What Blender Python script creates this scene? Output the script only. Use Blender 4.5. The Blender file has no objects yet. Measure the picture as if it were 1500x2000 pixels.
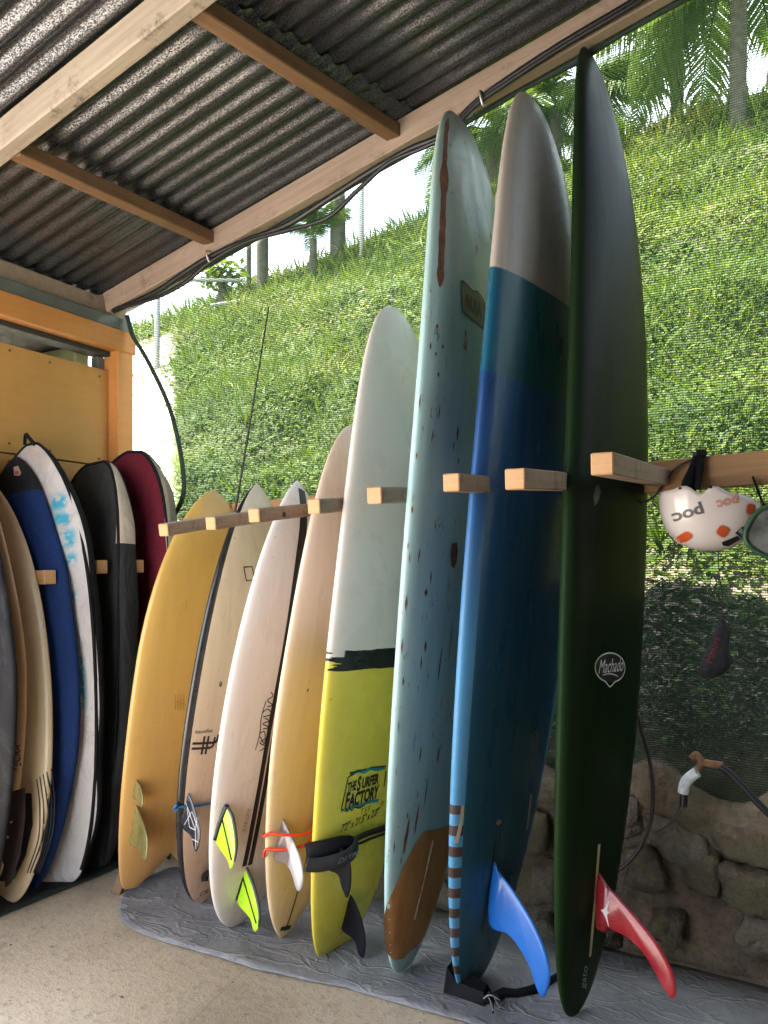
import bpy, bmesh, math, random
import numpy as np
from mathutils import Vector, Matrix, noise as mnoise

random.seed(7)
RNG = np.random.default_rng(7)
sc = bpy.context.scene
COL = sc.collection
R = math.radians

# ------------------------------------------------------------------ camera, sky, sun, exposure
# world axes: x runs along the rack wall to the right, y runs into that wall, z up; floor at z = 0
YAW = R(28.5)
CA, SA = math.cos(YAW), math.sin(YAW)
EYE = 1.3
cam_d = bpy.data.cameras.new('camera')
cam_d.lens = 27.0
cam_d.sensor_width = 36.0
cam_d.sensor_fit = 'AUTO'
cam_d.shift_y = 0.045
cam_d.clip_start = 0.02
cam_d.clip_end = 3000
cam = bpy.data.objects.new('camera', cam_d)
COL.objects.link(cam)
cam.location = (0, 0, EYE)
cam.rotation_euler = (R(90), 0, YAW)
sc.camera = cam

SUN_DIR = Vector((-0.46, -0.10, 0.88)).normalized()      # towards the sun
SUN_EL = math.asin(SUN_DIR.z)
SUN_AZ = math.atan2(SUN_DIR.x, SUN_DIR.y)                  # from +y towards +x
world = bpy.data.worlds.new('World')
sc.world = world
world.use_nodes = True
wn = world.node_tree
bg = wn.nodes['Background']
skyt = wn.nodes.new('ShaderNodeTexSky')
skyt.sky_type = 'NISHITA'
skyt.sun_disc = False
skyt.sun_elevation = SUN_EL
skyt.sun_rotation = SUN_AZ
skyt.dust_density = 3.0
skyt.air_density = 1.0
w_tc = wn.nodes.new('ShaderNodeTexCoord'); w_no = wn.nodes.new('ShaderNodeTexNoise'); w_ra = wn.nodes.new('ShaderNodeMapRange'); w_mx = wn.nodes.new('ShaderNodeMix')
w_no.inputs['Scale'].default_value = 3.0; w_no.inputs['Detail'].default_value = 6
w_ra.inputs[1].default_value = 0.35; w_ra.inputs[2].default_value = 0.65; w_ra.inputs[3].default_value = 0.12; w_ra.inputs[4].default_value = 0.92
w_mx.data_type = 'RGBA'; w_mx.inputs[7].default_value = (7.5, 7.8, 8.2, 1)
wn.links.new(w_tc.outputs['Generated'], w_no.inputs['Vector']); wn.links.new(w_no.outputs['Fac'], w_ra.inputs[0])
wn.links.new(w_ra.outputs[0], w_mx.inputs[0]); wn.links.new(skyt.outputs[0], w_mx.inputs[6]); wn.links.new(w_mx.outputs[2], bg.inputs[0])
bg.inputs[1].default_value = 0.13

sun_d = bpy.data.lights.new('sun', 'SUN')
sun_d.energy = 5.0
sun_d.angle = R(0.53)
sun_d.color = (1.0, 0.95, 0.86)
sun = bpy.data.objects.new('sun', sun_d)
COL.objects.link(sun)
sun.rotation_euler = (-SUN_DIR).to_track_quat('-Z', 'Y').to_euler()

sc.view_settings.view_transform = 'Standard'
sc.view_settings.look = 'None'
sc.view_settings.gamma = 1.0
sc.view_settings.use_curve_mapping = False
sc.view_settings.exposure = 2.85
try:
    sc.cycles.max_bounces = 10
    sc.cycles.diffuse_bounces = 6
    sc.cycles.transparent_max_bounces = 24
    sc.cycles.use_denoising = True
except Exception:
    pass

# ------------------------------------------------------------------ helpers: placing
def on_plane(px, py, v):
    """point of the plane y = v seen at a pixel of the 1500x2000 photograph"""
    a = (px - 750) / 1500
    Y = v / (SA * a + CA)
    return Vector(((CA * a - SA) * Y, v, EYE - (py - 1090) / 1500 * Y))

def on_floor(px, py, z=0.0):
    a = (px - 750) / 1500
    Y = 1500 * (EYE - z) / (py - 1090)
    return Vector(((CA * a - SA) * Y, (SA * a + CA) * Y, z))

def hill_z(u, v):
    zr = 6.95 + 0.15 * (min(u, -1.2) + 1.24)
    if u > 2: zr -= 0.05 * (u - 2)
    s = (v - 2.66) / 7.84
    if s <= 0: return 0.60
    if s < 1:
        bw = 0.50 + 0.30 * mnoise.noise(Vector((u * 1.1, 0.0, 21.0))) + 0.12 * mnoise.noise(Vector((u * 3.7, v, 23.0)))
        k = min(1, (v - 2.66) / bw)
        bh = 0.62 + 0.25 * mnoise.noise(Vector((u * 1.3, 0.0, 31.0)))
        z = 0.60 + bh * k * (1.35 - 0.35 * k)
        if k >= 1: z += (zr - 0.60 - bh) * (v - 2.66 - bw) / (7.84 - bw)
        w = v * 1.0 + 0.5 * mnoise.noise(Vector((u * 0.35, v * 0.3, 7.7))) * 2 + 0.12 * u
        z += 0.10 * math.sin(w * 4.1) * min(1, max(0, s * 8 - 0.5)) * min(1, (1 - s) * 6)
    else:
        z = zr - 0.10 * (v - 10.5) - 0.004 * (v - 10.5) ** 2
    z += 0.09 * mnoise.noise(Vector((u * 0.7, v * 0.9, 3.1))) * min(1, s * 6)
    return z

def on_hill(px, py):
    a = (px - 750) / 1500
    e = -(py - 1090) / 1500
    lo = None
    for k in range(30, 300):
        Y = k * 0.1
        u, v = (CA * a - SA) * Y, (SA * a + CA) * Y
        if v > 2.7 and hill_z(u, v) >= EYE + e * Y:
            return Vector((u, v, hill_z(u, v)))
    Y = 10.6 / (SA * a + CA)
    u = (CA * a - SA) * Y
    return Vector((u, 10.6, hill_z(u, 10.6)))

# ------------------------------------------------------------------ helpers: nodes
class NT:
    def __init__(self, name):
        self.m = bpy.data.materials.new(name)
        self.m.use_nodes = True
        self.t = self.m.node_tree
        self.b = self.t.nodes['Principled BSDF']
        self.out = self.t.nodes['Material Output']
        self._tc = None
    def n(self, typ, **kw):
        nd = self.t.nodes.new(typ)
        for k, v in kw.items(): setattr(nd, k, v)
        return nd
    def put(self, sock, v):
        if hasattr(v, 'is_output'): self.t.links.new(v, sock)
        elif isinstance(v, (tuple, list)):
            sock.default_value = (*v, 1.0) if len(v) == 3 and len(sock.default_value) == 4 else v
        else: sock.default_value = v
    def obj(self):
        if not self._tc: self._tc = self.n('ShaderNodeTexCoord')
        return self._tc.outputs['Object']
    def sep(self, vec=None):
        s = self.n('ShaderNodeSeparateXYZ'); self.put(s.inputs[0], vec if vec is not None else self.obj())
        return s.outputs
    def map(self, scale=(1, 1, 1), loc=(0, 0, 0), rot=(0, 0, 0), vec=None):
        m = self.n('ShaderNodeMapping'); self.put(m.inputs['Vector'], vec if vec is not None else self.obj())
        m.inputs['Scale'].default_value = scale; m.inputs['Location'].default_value = loc; m.inputs['Rotation'].default_value = rot
        return m.outputs[0]
    def noise(self, scale, detail=3, rough=0.55, vec=None, dist=0.0):
        x = self.n('ShaderNodeTexNoise'); self.put(x.inputs['Vector'], vec if vec is not None else self.obj())
        x.inputs['Scale'].default_value = scale; x.inputs['Detail'].default_value = detail
        x.inputs['Roughness'].default_value = rough; x.inputs['Distortion'].default_value = dist
        return x.outputs['Fac']
    def voro(self, scale, vec=None, feature='F1', out='Distance'):
        x = self.n('ShaderNodeTexVoronoi', feature=feature); self.put(x.inputs['Vector'], vec if vec is not None else self.obj())
        x.inputs['Scale'].default_value = scale
        return x.outputs[out]
    def math(self, op, a, b=0.0, c=0.0, clamp=False):
        x = self.n('ShaderNodeMath', operation=op, use_clamp=clamp)
        self.put(x.inputs[0], a); self.put(x.inputs[1], b); self.put(x.inputs[2], c)
        return x.outputs[0]
    def step(self, x, a, b):
        r = self.n('ShaderNodeMapRange', clamp=True); self.put(r.inputs[0], x)
        self.put(r.inputs[1], a); self.put(r.inputs[2], b); r.inputs[3].default_value = 0; r.inputs[4].default_value = 1
        return r.outputs[0]
    def ramp(self, x, stops, interp='LINEAR'):
        r = self.n('ShaderNodeValToRGB'); self.put(r.inputs[0], x); cr = r.color_ramp; cr.interpolation = interp
        while len(cr.elements) < len(stops): cr.elements.new(0.5)
        for e, (p, c) in zip(cr.elements, stops):
            e.position = p; e.color = (*c, 1) if len(c) == 3 else c
        return r.outputs[0]
    def mix(self, f, a, b, blend='MIX'):
        x = self.n('ShaderNodeMix', data_type='RGBA', blend_type=blend)
        self.put(x.inputs[0], f); self.put(x.inputs[6], a); self.put(x.inputs[7], b)
        return x.outputs[2]
    def bump(self, h, strength=0.3, dist=0.01):
        x = self.n('ShaderNodeBump'); x.inputs['Strength'].default_value = strength; x.inputs['Distance'].default_value = dist
        self.put(x.inputs['Height'], h)
        self.t.links.new(x.outputs[0], self.b.inputs['Normal'])
    def set(self, color=None, rough=None, metal=None, spec=None, coat=None, alpha=None):
        for nm, v in (('Base Color', color), ('Roughness', rough), ('Metallic', metal), ('Specular IOR Level', spec), ('Coat Weight', coat), ('Alpha', alpha)):
            if v is not None: self.put(self.b.inputs[nm], v)
        return self.m

def plain(name, color, rough=0.5, var=0.12, scale=12, metal=0.0, bump=0.0, bscale=60, coat=None):
    """a colour with a little mottling, dust and fine relief"""
    m = NT(name)
    f = m.noise(scale, 4)
    lo = tuple(c * (1 - var) for c in color); hi = tuple(min(1, c * (1 + var)) for c in color)
    m.set(m.ramp(f, [(0.3, lo), (0.7, hi)]), m.ramp(m.noise(scale * 2, 3), [(0.3, (rough * 0.85,) * 3), (0.7, (min(1, rough * 1.15),) * 3)]), metal, coat=coat)
    if bump: m.bump(m.noise(bscale, 4), bump, 0.004)
    return m.m

def wood(name, c1, c2, axis='x', rough=0.65, stain=0.0, grain=1.0):
    m = NT(name)
    sc_ = {'x': (1.2, 22, 22), 'y': (22, 1.2, 22), 'z': (22, 22, 1.2)}[axis]
    v = m.map(scale=sc_)
    g = m.noise(2.2 * grain, 5, 0.6, v, 0.6)
    col = m.ramp(g, [(0.28, c1), (0.5, tuple((a + b) / 2 for a, b in zip(c1, c2))), (0.72, c2)])
    fine = m.noise(9 * grain, 3, 0.6, v)
    col = m.mix(m.math('MULTIPLY', fine, 0.35), col, tuple(c * 0.6 for c in c1))
    if stain:
        s = m.step(m.noise(5.5, 6, 0.75), 0.53, 0.64)
        s2 = m.step(m.noise(26, 4, 0.7), 0.46, 0.60)
        col = m.mix(m.math('MULTIPLY', m.math('MULTIPLY', s, s2), stain), col, (0.07, 0.05, 0.035))
    kn = m.step(m.voro(3.2, m.map(scale={'x': (0.5, 3, 3), 'y': (3, 0.5, 3), 'z': (3, 3, 0.5)}[axis])), 0.10, 0.05)
    col = m.mix(m.math('MULTIPLY', kn, 0.7), col, tuple(c * 0.35 for c in c1))
    gr = m.step(m.noise(2.0, 5, 0.7), 0.50, 0.75)
    col = m.mix(m.math('MULTIPLY', gr, 0.35), col, tuple(c * 0.45 for c in c1))
    m.set(col, rough)
    m.bump(m.math('ADD', g, m.math('MULTIPLY', fine, 0.5)), 0.5, 0.003)
    return m.m

# ------------------------------------------------------------------ helpers: objects
def tag(o, label=None, cat=None, group=None, kind=None):
    if label: o['label'] = label
    if cat: o['category'] = cat
    if group: o['group'] = group
    if kind: o['kind'] = kind
    return o

def empty(name, loc=(0, 0, 0), rot=(0, 0, 0), label=None, cat=None, group=None, parent=None):
    o = bpy.data.objects.new(name, None)
    o.empty_display_size = 0.1
    COL.objects.link(o)
    o.location = loc; o.rotation_euler = rot
    if parent: o.parent = parent
    return tag(o, label, cat, group)

def link(name, me, mats, parent=None, smooth=True, loc=None, rot=None):
    if not isinstance(mats, (list, tuple)): mats = [mats]
    if not me.materials:
        for m in mats: me.materials.append(m)
    if smooth and len(me.polygons): me.polygons.foreach_set('use_smooth', [True] * len(me.polygons))
    o = bpy.data.objects.new(name, me)
    COL.objects.link(o)
    if parent: o.parent = parent
    if loc is not None: o.location = loc
    if rot is not None: o.rotation_euler = rot
    return o

def mesh(name, V, F, mats, parent=None, smooth=True, loc=None, rot=None, idx=None, recalc=True):
    me = bpy.data.meshes.new(name)
    me.from_pydata([tuple(v) for v in V], [], F)
    if idx is not None: me.polygons.foreach_set('material_index', idx)
    if recalc:
        bm = bmesh.new(); bm.from_mesh(me); bmesh.ops.recalc_face_normals(bm, faces=bm.faces); bm.to_mesh(me); bm.free()
    me.update()
    return link(name, me, mats, parent, smooth, loc, rot)

def from_bm(name, bm, mats, parent=None, smooth=False, loc=None, rot=None):
    me = bpy.data.meshes.new(name)
    bmesh.ops.recalc_face_normals(bm, faces=bm.faces)
    bm.to_mesh(me); bm.free()
    return link(name, me, mats, parent, smooth, loc, rot)

def box_bm(lo, hi, bevel=0.004, seg=1, wob=0.0, cuts=0):
    bm = bmesh.new()
    bmesh.ops.create_cube(bm, size=1)
    lo, hi = Vector(lo), Vector(hi)
    for v in bm.verts:
        v.co = Vector([lo[i] + (v.co[i] + 0.5) * (hi[i] - lo[i]) for i in range(3)])
    if cuts:
        d = hi - lo
        ax = max(range(3), key=lambda i: d[i])
        es = [e for e in bm.edges if abs((e.verts[0].co - e.verts[1].co)[ax]) > 0.9 * d[ax]]
        bmesh.ops.subdivide_edges(bm, edges=es, cuts=cuts, use_grid_fill=True)
    if bevel: bmesh.ops.bevel(bm, geom=[e for e in bm.edges if e.calc_face_angle(0) > 0.5], offset=bevel, segments=seg, affect='EDGES', clamp_overlap=True)
    if wob:
        for v in bm.verts:
            v.co += mnoise.noise_vector(v.co * 2.3) * wob
    return bm

def box(name, lo, hi, m, parent=None, bevel=0.004, seg=1, wob=0.0, cuts=0, loc=None, rot=None):
    return from_bm(name, box_bm(lo, hi, bevel, seg, wob, cuts), m, parent, False, loc, rot)

def beam_between(name, a, b, w, h, m, parent=None, up=(0, 0, 1), bevel=0.004, wob=0.002):
    """a sawn timber from a to b (centre line), w wide and h deep; its own long axis is local x"""
    a, b = Vector(a), Vector(b)
    x = (b - a).normalized(); y = Vector(up).cross(x).normalized(); z = x.cross(y)
    L = (b - a).length
    bm = box_bm((0, -w / 2, -h / 2), (L, w / 2, h / 2), bevel, 1, wob, 8)
    o = from_bm(name, bm, m, parent)
    M = Matrix((x, y, z)).transposed().to_4x4(); M.translation = a
    o.matrix_basis = M
    return o

def smooth_path(P, n=8, closed=False):
    P = [Vector(p) for p in P]; out = []
    N = len(P); rng = range(N if closed else N - 1)
    for i in rng:
        if closed: p0, p1, p2, p3 = P[(i - 1) % N], P[i], P[(i + 1) % N], P[(i + 2) % N]
        else: p0, p1, p2, p3 = P[max(i - 1, 0)], P[i], P[i + 1], P[min(i + 2, N - 1)]
        for k in range(n):
            t = k / n
            out.append(0.5 * ((2 * p1) + (p2 - p0) * t + (2 * p0 - 5 * p1 + 4 * p2 - p3) * t * t + (3 * p1 - p0 - 3 * p2 + p3) * t ** 3))
    if not closed: out.append(P[-1])
    return out

def tube_vf(path, r, nr=8, closed=False, flat=1.0):
    """vertices and faces of a tube; r a number or a list; flat squashes it along the second normal"""
    P = [Vector(p) for p in path]; N = len(P); V, F = [], []
    ref = None
    if isinstance(r, (list, tuple)) and len(r) != N:
        r = [float(q) for q in np.interp(np.linspace(0, 1, N), np.linspace(0, 1, len(r)), r)]
    for i, p in enumerate(P):
        if closed: t = P[(i + 1) % N] - P[i - 1]
        else: t = P[min(i + 1, N - 1)] - P[max(i - 1, 0)]
        if t.length < 1e-9: t = Vector((0, 0, 1))
        t.normalize()
        if ref is None:
            ref = Vector((0, 0, 1)) if abs(t.z) < 0.9 else Vector((1, 0, 0))
        a = (ref - t * ref.dot(t))
        if a.length < 1e-6: a = t.orthogonal()
        a.normalize(); ref = a; b = t.cross(a)
        rr = r[i] if isinstance(r, (list, tuple)) else r
        for k in range(nr):
            q = 2 * math.pi * k / nr
            V.append(p + a * (math.cos(q) * rr) + b * (math.sin(q) * rr * flat))
    for i in range(N if closed else N - 1):
        for k in range(nr):
            j = (i + 1) % N
            F.append((i * nr + k, i * nr + (k + 1) % nr, j * nr + (k + 1) % nr, j * nr + k))
    if not closed:
        F.append(tuple(range(nr - 1, -1, -1))); F.append(tuple((N - 1) * nr + k for k in range(nr)))
    return V, F

def tube(name, path, r, m, parent=None, nr=8, closed=False, flat=1.0, n=0):
    if n: path = smooth_path(path, n, closed)
    V, F = tube_vf(path, r, nr, closed, flat)
    return mesh(name, V, F, m, parent)

def rock(name, c, size, m, parent=None, seed=0, sub=3, rough=0.22, rot=0.0, boxy=0.0):
    bm = bmesh.new()
    bmesh.ops.create_icosphere(bm, subdivisions=sub, radius=1)
    off = Vector((seed * 3.7, seed * 1.9, seed * 5.3))
    for v in bm.verts:
        d = v.co.normalized()
        if boxy:
            k = max(abs(d.x), abs(d.y), abs(d.z)); d = d * ((1 - boxy) + boxy / k * 0.8)
        h = 1 + rough * mnoise.noise(d * 1.1 + off) * 1.6 + rough * 0.5 * mnoise.noise(d * 2.6 + off) + rough * 0.35 * mnoise.noise(d * 6 + off) - rough * 0.25 * abs(mnoise.noise(d * 3.3 + off))
        p = d * h
        v.co = Vector((p.x * size[0], p.y * size[1], p.z * size[2]))
    return from_bm(name, bm, m, parent, True, c, (0, rot, 0))

# ------------------------------------------------------------------ materials shared by the place
def m_floor():
    m = NT('bare_concrete')
    a = m.noise(1.3, 5, 0.6); b = m.noise(38, 5, 0.7); c = m.noise(140, 3, 0.7)
    col = m.ramp(a, [(0.32, (0.28, 0.215, 0.145)), (0.50, (0.48, 0.385, 0.275)), (0.66, (0.62, 0.52, 0.39))])
    col = m.mix(m.math('MULTIPLY', m.step(b, 0.52, 0.70), 0.55), col, (0.17, 0.14, 0.105))
    col = m.mix(m.math('MULTIPLY', m.step(c, 0.55, 0.75), 0.25), col, (0.55, 0.49, 0.39))
    st = m.step(m.noise(2.6, 6, 0.75), 0.52, 0.64)
    col = m.mix(m.math('MULTIPLY', st, 0.42), col, (0.13, 0.12, 0.085))
    ck = m.step(m.voro(0.9, m.map(vec=m.n('ShaderNodeVectorMath', operation='ADD').outputs[0]) if False else m.map(rot=(0, 0, 0.4)), 'DISTANCE_TO_EDGE'), 0.0, 0.004)
    col = m.mix(m.math('MULTIPLY', m.math('SUBTRACT', 1.0, ck), 0.3), col, (0.09, 0.075, 0.055))
    col = m.mix(m.math('MULTIPLY', m.step(m.noise(22, 2, 0.4), 0.74, 0.77), 0.6), col, (0.10, 0.085, 0.06))
    m.set(col, 0.85)
    m.bump(m.math('ADD', b, m.math('MULTIPLY', c, 0.6)), 0.55, 0.006)
    return m.m
def m_soil(name='hill_soil'):
    m = NT(name)
    a = m.noise(1.1, 5, 0.6); b = m.noise(14, 5, 0.7)
    col = m.ramp(a, [(0.35, (0.17, 0.135, 0.09)), (0.55, (0.36, 0.28, 0.19)), (0.75, (0.18, 0.18, 0.08))])
    col = m.mix(m.math('MULTIPLY', m.step(b, 0.4, 0.65), 0.6), col, (0.055, 0.045, 0.03))
    x, y, z = m.sep()
    col = m.mix(m.math('MULTIPLY', m.step(y, 3.2, 3.9), 0.75), col, m.ramp(a, [(0.35, (0.035, 0.055, 0.014)), (0.65, (0.075, 0.10, 0.028))]))
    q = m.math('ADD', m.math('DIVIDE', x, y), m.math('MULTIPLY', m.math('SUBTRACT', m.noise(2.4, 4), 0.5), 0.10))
    bare = m.math('MULTIPLY', m.math('SUBTRACT', 1.0, m.step(q, -0.985, -0.955)), m.math('SUBTRACT', 1.0, m.step(y, 8.0, 9.0)))  # wedge past the net edge where sun glare is painted
    col = m.mix(bare, col, m.ramp(m.noise(9, 5, 0.7), [(0.35, (0.45, 0.41, 0.33)), (0.65, (0.66, 0.62, 0.54))]))  # pale soil stands in for burnt-out sunlight on the slope in the net gap
    m.set(col, 0.95); m.bump(b, 0.8, 0.03)
    return m.m
def m_stone(name, c1, c2, moss=0.4):
    m = NT(name)
    a = m.noise(9, 5, 0.65); b = m.noise(60, 4, 0.7); c = m.noise(3.2, 4)
    col = m.ramp(a, [(0.3, c1), (0.7, c2)])
    col = m.mix(m.math('MULTIPLY', m.step(b, 0.5, 0.7), 0.45), col, tuple(x * 0.45 for x in c1))
    col = m.mix(m.math('MULTIPLY', m.step(c, 0.50, 0.66), moss), col, (0.060, 0.075, 0.028))
    col = m.mix(m.math('MULTIPLY', m.step(m.noise(34, 3, 0.5), 0.70, 0.74), 0.4), col, (0.34, 0.31, 0.26))
    m.set(col, 0.9); m.bump(m.math('ADD', m.math('MULTIPLY', a, 1.5), m.math('ADD', b, m.math('MULTIPLY', m.voro(38), 0.5))), 1.0, 0.012)
    return m.m
def m_tarp():
    m = NT('grey_tarpaulin')
    a = m.noise(2.6, 5, 0.65, dist=1.2); b = m.noise(11, 5, 0.7, dist=2.0); c = m.noise(70, 3)
    col = m.ramp(a, [(0.3, (0.14, 0.14, 0.15)), (0.55, (0.23, 0.23, 0.24)), (0.75, (0.34, 0.33, 0.33))])
    col = m.mix(m.math('MULTIPLY', m.step(b, 0.54, 0.72), 0.5), col, (0.36, 0.33, 0.29))
    col = m.mix(m.math('MULTIPLY', m.step(c, 0.66, 0.74), 0.5), col, (0.45, 0.40, 0.33))
    m.set(col, m.ramp(b, [(0.3, (0.32,) * 3), (0.7, (0.6,) * 3)]))
    fold = m.math('ABSOLUTE', m.math('SUBTRACT', m.noise(4.5, 3, 0.5, m.map(scale=(1, 2.2, 1), rot=(0, 0, 0.5)), 0.8), 0.5))
    m.bump(m.math('ADD', m.math('MULTIPLY', b, 0.6), m.math('ADD', a, m.math('MULTIPLY', m.step(fold, 0.0, 0.04), -0.35))), 0.6, 0.013)
    return m.m
def m_iron():
    m = NT('galvanised_iron')
    s = m.noise(250, 2, 0.75, m.map(scale=(0.6, 1, 1)))
    l = m.noise(3.2, 4, 0.6)
    thr = m.math('ADD', 0.42, m.math('MULTIPLY', l, 0.16))
    k = m.step(s, m.math('SUBTRACT', thr, 0.05), m.math('ADD', thr, 0.06))
    col = m.mix(k, (0.024, 0.027, 0.031), (0.185, 0.19, 0.205))
    st = m.step(m.noise(1.7, 5, 0.6, m.map(scale=(0.35, 1.5, 1))), 0.56, 0.74)
    col = m.mix(m.math('MULTIPLY', st, 0.2), col, (0.11, 0.085, 0.065))
    m.set(col, m.ramp(s, [(0.35, (0.50,) * 3), (0.65, (0.26,) * 3)]), m.ramp(k, [(0, (0.45,) * 3), (1, (0.95,) * 3)]))
    m.bump(s, 0.15, 0.002)
    return m.m
def m_yellow(name, c, band=False):
    m = NT(name)
    a = m.noise(2.0, 5, 0.6); b = m.noise(45, 4, 0.65)
    col = m.ramp(a, [(0.3, tuple(x * 0.86 for x in c)), (0.7, c)])
    col = m.mix(m.math('MULTIPLY', m.step(m.noise(16, 5, 0.8), 0.66, 0.73), 0.5), col, (0.16, 0.09, 0.04))
    col = m.mix(m.math('MULTIPLY', m.step(m.noise(7, 4, 0.7, m.map(scale=(3, 3, 0.5))), 0.55, 0.8), 0.3), col, tuple(x * 0.7 for x in c))
    br = m.noise(30, 3, 0.6, m.map(scale=(1, 0.12, 1.6)))
    col = m.mix(m.math('MULTIPLY', m.step(br, 0.45, 0.7), 0.22), col, tuple(x * 0.62 for x in c))
    col = m.mix(m.math('MULTIPLY', m.step(m.noise(1.2, 6, 0.75), 0.55, 0.75), 0.35), col, tuple(x * 0.5 for x in c))
    m.set(col, 0.55); m.bump(m.math('ADD', b, br), 0.2, 0.003)
    return m.m
def m_leaf(name, stops, trans=0.35):
    m = NT(name)
    g = m.n('ShaderNodeNewGeometry')
    pv = m.step(m.noise(0.75, 5, 0.6, m.map(scale=(0.7, 1.3, 1.3))), 0.34, 0.64)  # broad patches put sunlit and dark slope tones into the leaf colour
    f = m.math('ADD', m.math('MULTIPLY', g.outputs['Random Per Island'], 0.50), m.math('MULTIPLY', pv, 0.50))
    col = m.ramp(f, stops)
    m.set(col, 0.6, spec=0.18)
    tr = m.n('ShaderNodeBsdfTranslucent'); m.put(tr.inputs[0], m.mix(0.5, col, (0.16, 0.22, 0.02)))
    mx = m.n('ShaderNodeMixShader'); mx.inputs[0].default_value = trans
    m.t.links.new(m.b.outputs[0], mx.inputs[1]); m.t.links.new(tr.outputs[0], mx.inputs[2])
    m.t.links.new(mx.outputs[0], m.out.inputs[0])
    return m.m
def m_net():
    m = NT('green_shade_cloth')
    x, y, z = m.sep()
    wob = m.math('MULTIPLY', m.math('SUBTRACT', m.noise(6, 2), 0.5), 0.02)
    fz = m.math('FRACT', m.math('MULTIPLY', m.math('ADD', z, wob), 1 / 0.0078))
    fx = m.math('FRACT', m.math('MULTIPLY', m.math('ADD', x, wob), 1 / 0.0047))
    hz = m.math('LESS_THAN', fz, 0.33); hx = m.math('LESS_THAN', fx, 0.22)
    thr = m.math('MAXIMUM', hz, hx)
    pin = m.math('MULTIPLY', m.math('LESS_THAN', m.voro(400), 0.23), 0.5)
    cov = m.math('MULTIPLY', m.math('MAXIMUM', thr, pin), m.math('ADD', 0.86, m.math('MULTIPLY', m.noise(9, 3, 0.6, m.map(scale=(1, 1, 6), rot=(0, 0.25, 0))), 0.28)))
    df = m.n('ShaderNodeBsdfDiffuse'); df.inputs[0].default_value = (0.032, 0.056, 0.042, 1)
    tl = m.n('ShaderNodeBsdfTranslucent'); tl.inputs[0].default_value = (0.035, 0.075, 0.05, 1)
    ad = m.n('ShaderNodeMixShader'); ad.inputs[0].default_value = 0.35
    m.t.links.new(df.outputs[0], ad.inputs[1]); m.t.links.new(tl.outputs[0], ad.inputs[2])
    tp = m.n('ShaderNodeBsdfTransparent'); tp.inputs[0].default_value = (0.80, 0.86, 0.82, 1)
    mx = m.n('ShaderNodeMixShader'); m.put(mx.inputs[0], cov)
    m.t.links.new(tp.outputs[0], mx.inputs[1]); m.t.links.new(ad.outputs[0], mx.inputs[2])
    m.t.links.new(mx.outputs[0], m.out.inputs[0])
    m.t.nodes.remove(m.b)
    return m.m

M = {}
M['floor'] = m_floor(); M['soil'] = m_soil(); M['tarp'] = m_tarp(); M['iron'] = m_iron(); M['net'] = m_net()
M['ground'] = plain('sunny_yard_earth', (0.55, 0.52, 0.48), 0.9, 0.2, 1.5, bump=0.4, bscale=20)
M['pale_wood'] = wood('pale_sawn_rafter_wood', (0.31, 0.25, 0.185), (0.45, 0.375, 0.29), 'x', stain=0.9)
M['pink_wood'] = wood('pinkish_sawn_rafter_wood', (0.29, 0.205, 0.155), (0.41, 0.31, 0.24), 'x', stain=0.5)
M['brown_wood'] = wood('brown_purlin_wood', (0.15, 0.075, 0.035), (0.25, 0.135, 0.065), 'x', stain=0.4)
M['peg_wood'] = wood('planed_peg_wood', (0.28, 0.19, 0.13), (0.42, 0.31, 0.225), 'x', stain=0.6)
M['peg_end'] = wood('sawn_peg_end_wood', (0.50, 0.27, 0.12), (0.64, 0.38, 0.18), 'y')
M['rail_wood'] = wood('orange_rail_wood', (0.38, 0.19, 0.075), (0.53, 0.30, 0.13), 'x', stain=0.3)
M['light_block_wood'] = wood('light_block_dark_boards', (0.055, 0.045, 0.036), (0.10, 0.085, 0.07), 'z')
M['yellow'] = m_yellow('mustard_wall_paint', (0.50, 0.255, 0.060))
M['orange'] = m_yellow('orange_post_paint', (0.56, 0.235, 0.060))
M['steel'] = plain('grey_steel_angle', (0.13, 0.145, 0.14), 0.5, 0.2, 9, metal=0.3)
M['dark'] = plain('near_black_sheet', (0.03, 0.03, 0.028), 0.8)  # one near-black colour shared by the store room faces and small parts
M['greenwood'] = plain('pale_green_painted_timber', (0.30, 0.36, 0.20), 0.6)
M['cable'] = plain('black_cable_sheath', (0.012, 0.012, 0.013), 0.45)
M['black'] = plain('black_neoprene', (0.010, 0.010, 0.012), 0.8, bump=0.2, bscale=300)
M['black'].node_tree.nodes['Principled BSDF'].inputs['Specular IOR Level'].default_value = 0.15
M['blackgloss'] = plain('black_plastic', (0.012, 0.012, 0.014), 0.35)
M['grey_tin'] = plain('tin_clip', (0.45, 0.45, 0.46), 0.4, metal=0.8)
M['mortar'] = m_stone('cement_mortar', (0.095, 0.070, 0.046), (0.25, 0.19, 0.13), 0.5)
M['stone'] = m_stone('brown_field_stone', (0.085, 0.064, 0.043), (0.225, 0.170, 0.115), 0.6)
M['stone2'] = m_stone('grey_field_stone', (0.105, 0.085, 0.064), (0.25, 0.21, 0.16), 0.4)
M['carpet'] = plain('dark_green_carpet', (0.018, 0.028, 0.024), 0.95, 0.3, 60, bump=0.6, bscale=250)
M['bark'] = plain('palm_bark', (0.060, 0.055, 0.038), 0.9, 0.5, 14, bump=0.8, bscale=26)
M['leaf'] = m_leaf('ground_cover_leaves', [(0.0, (0.022, 0.046, 0.010)), (0.30, (0.052, 0.098, 0.014)), (0.58, (0.098, 0.150, 0.020)), (0.80, (0.150, 0.190, 0.026)), (0.97, (0.23, 0.215, 0.055))])
M['blade'] = m_leaf('grass_blades', [(0.0, (0.045, 0.092, 0.014)), (0.45, (0.115, 0.172, 0.022)), (0.80, (0.200, 0.225, 0.036)), (1.0, (0.31, 0.265, 0.10))])
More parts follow.
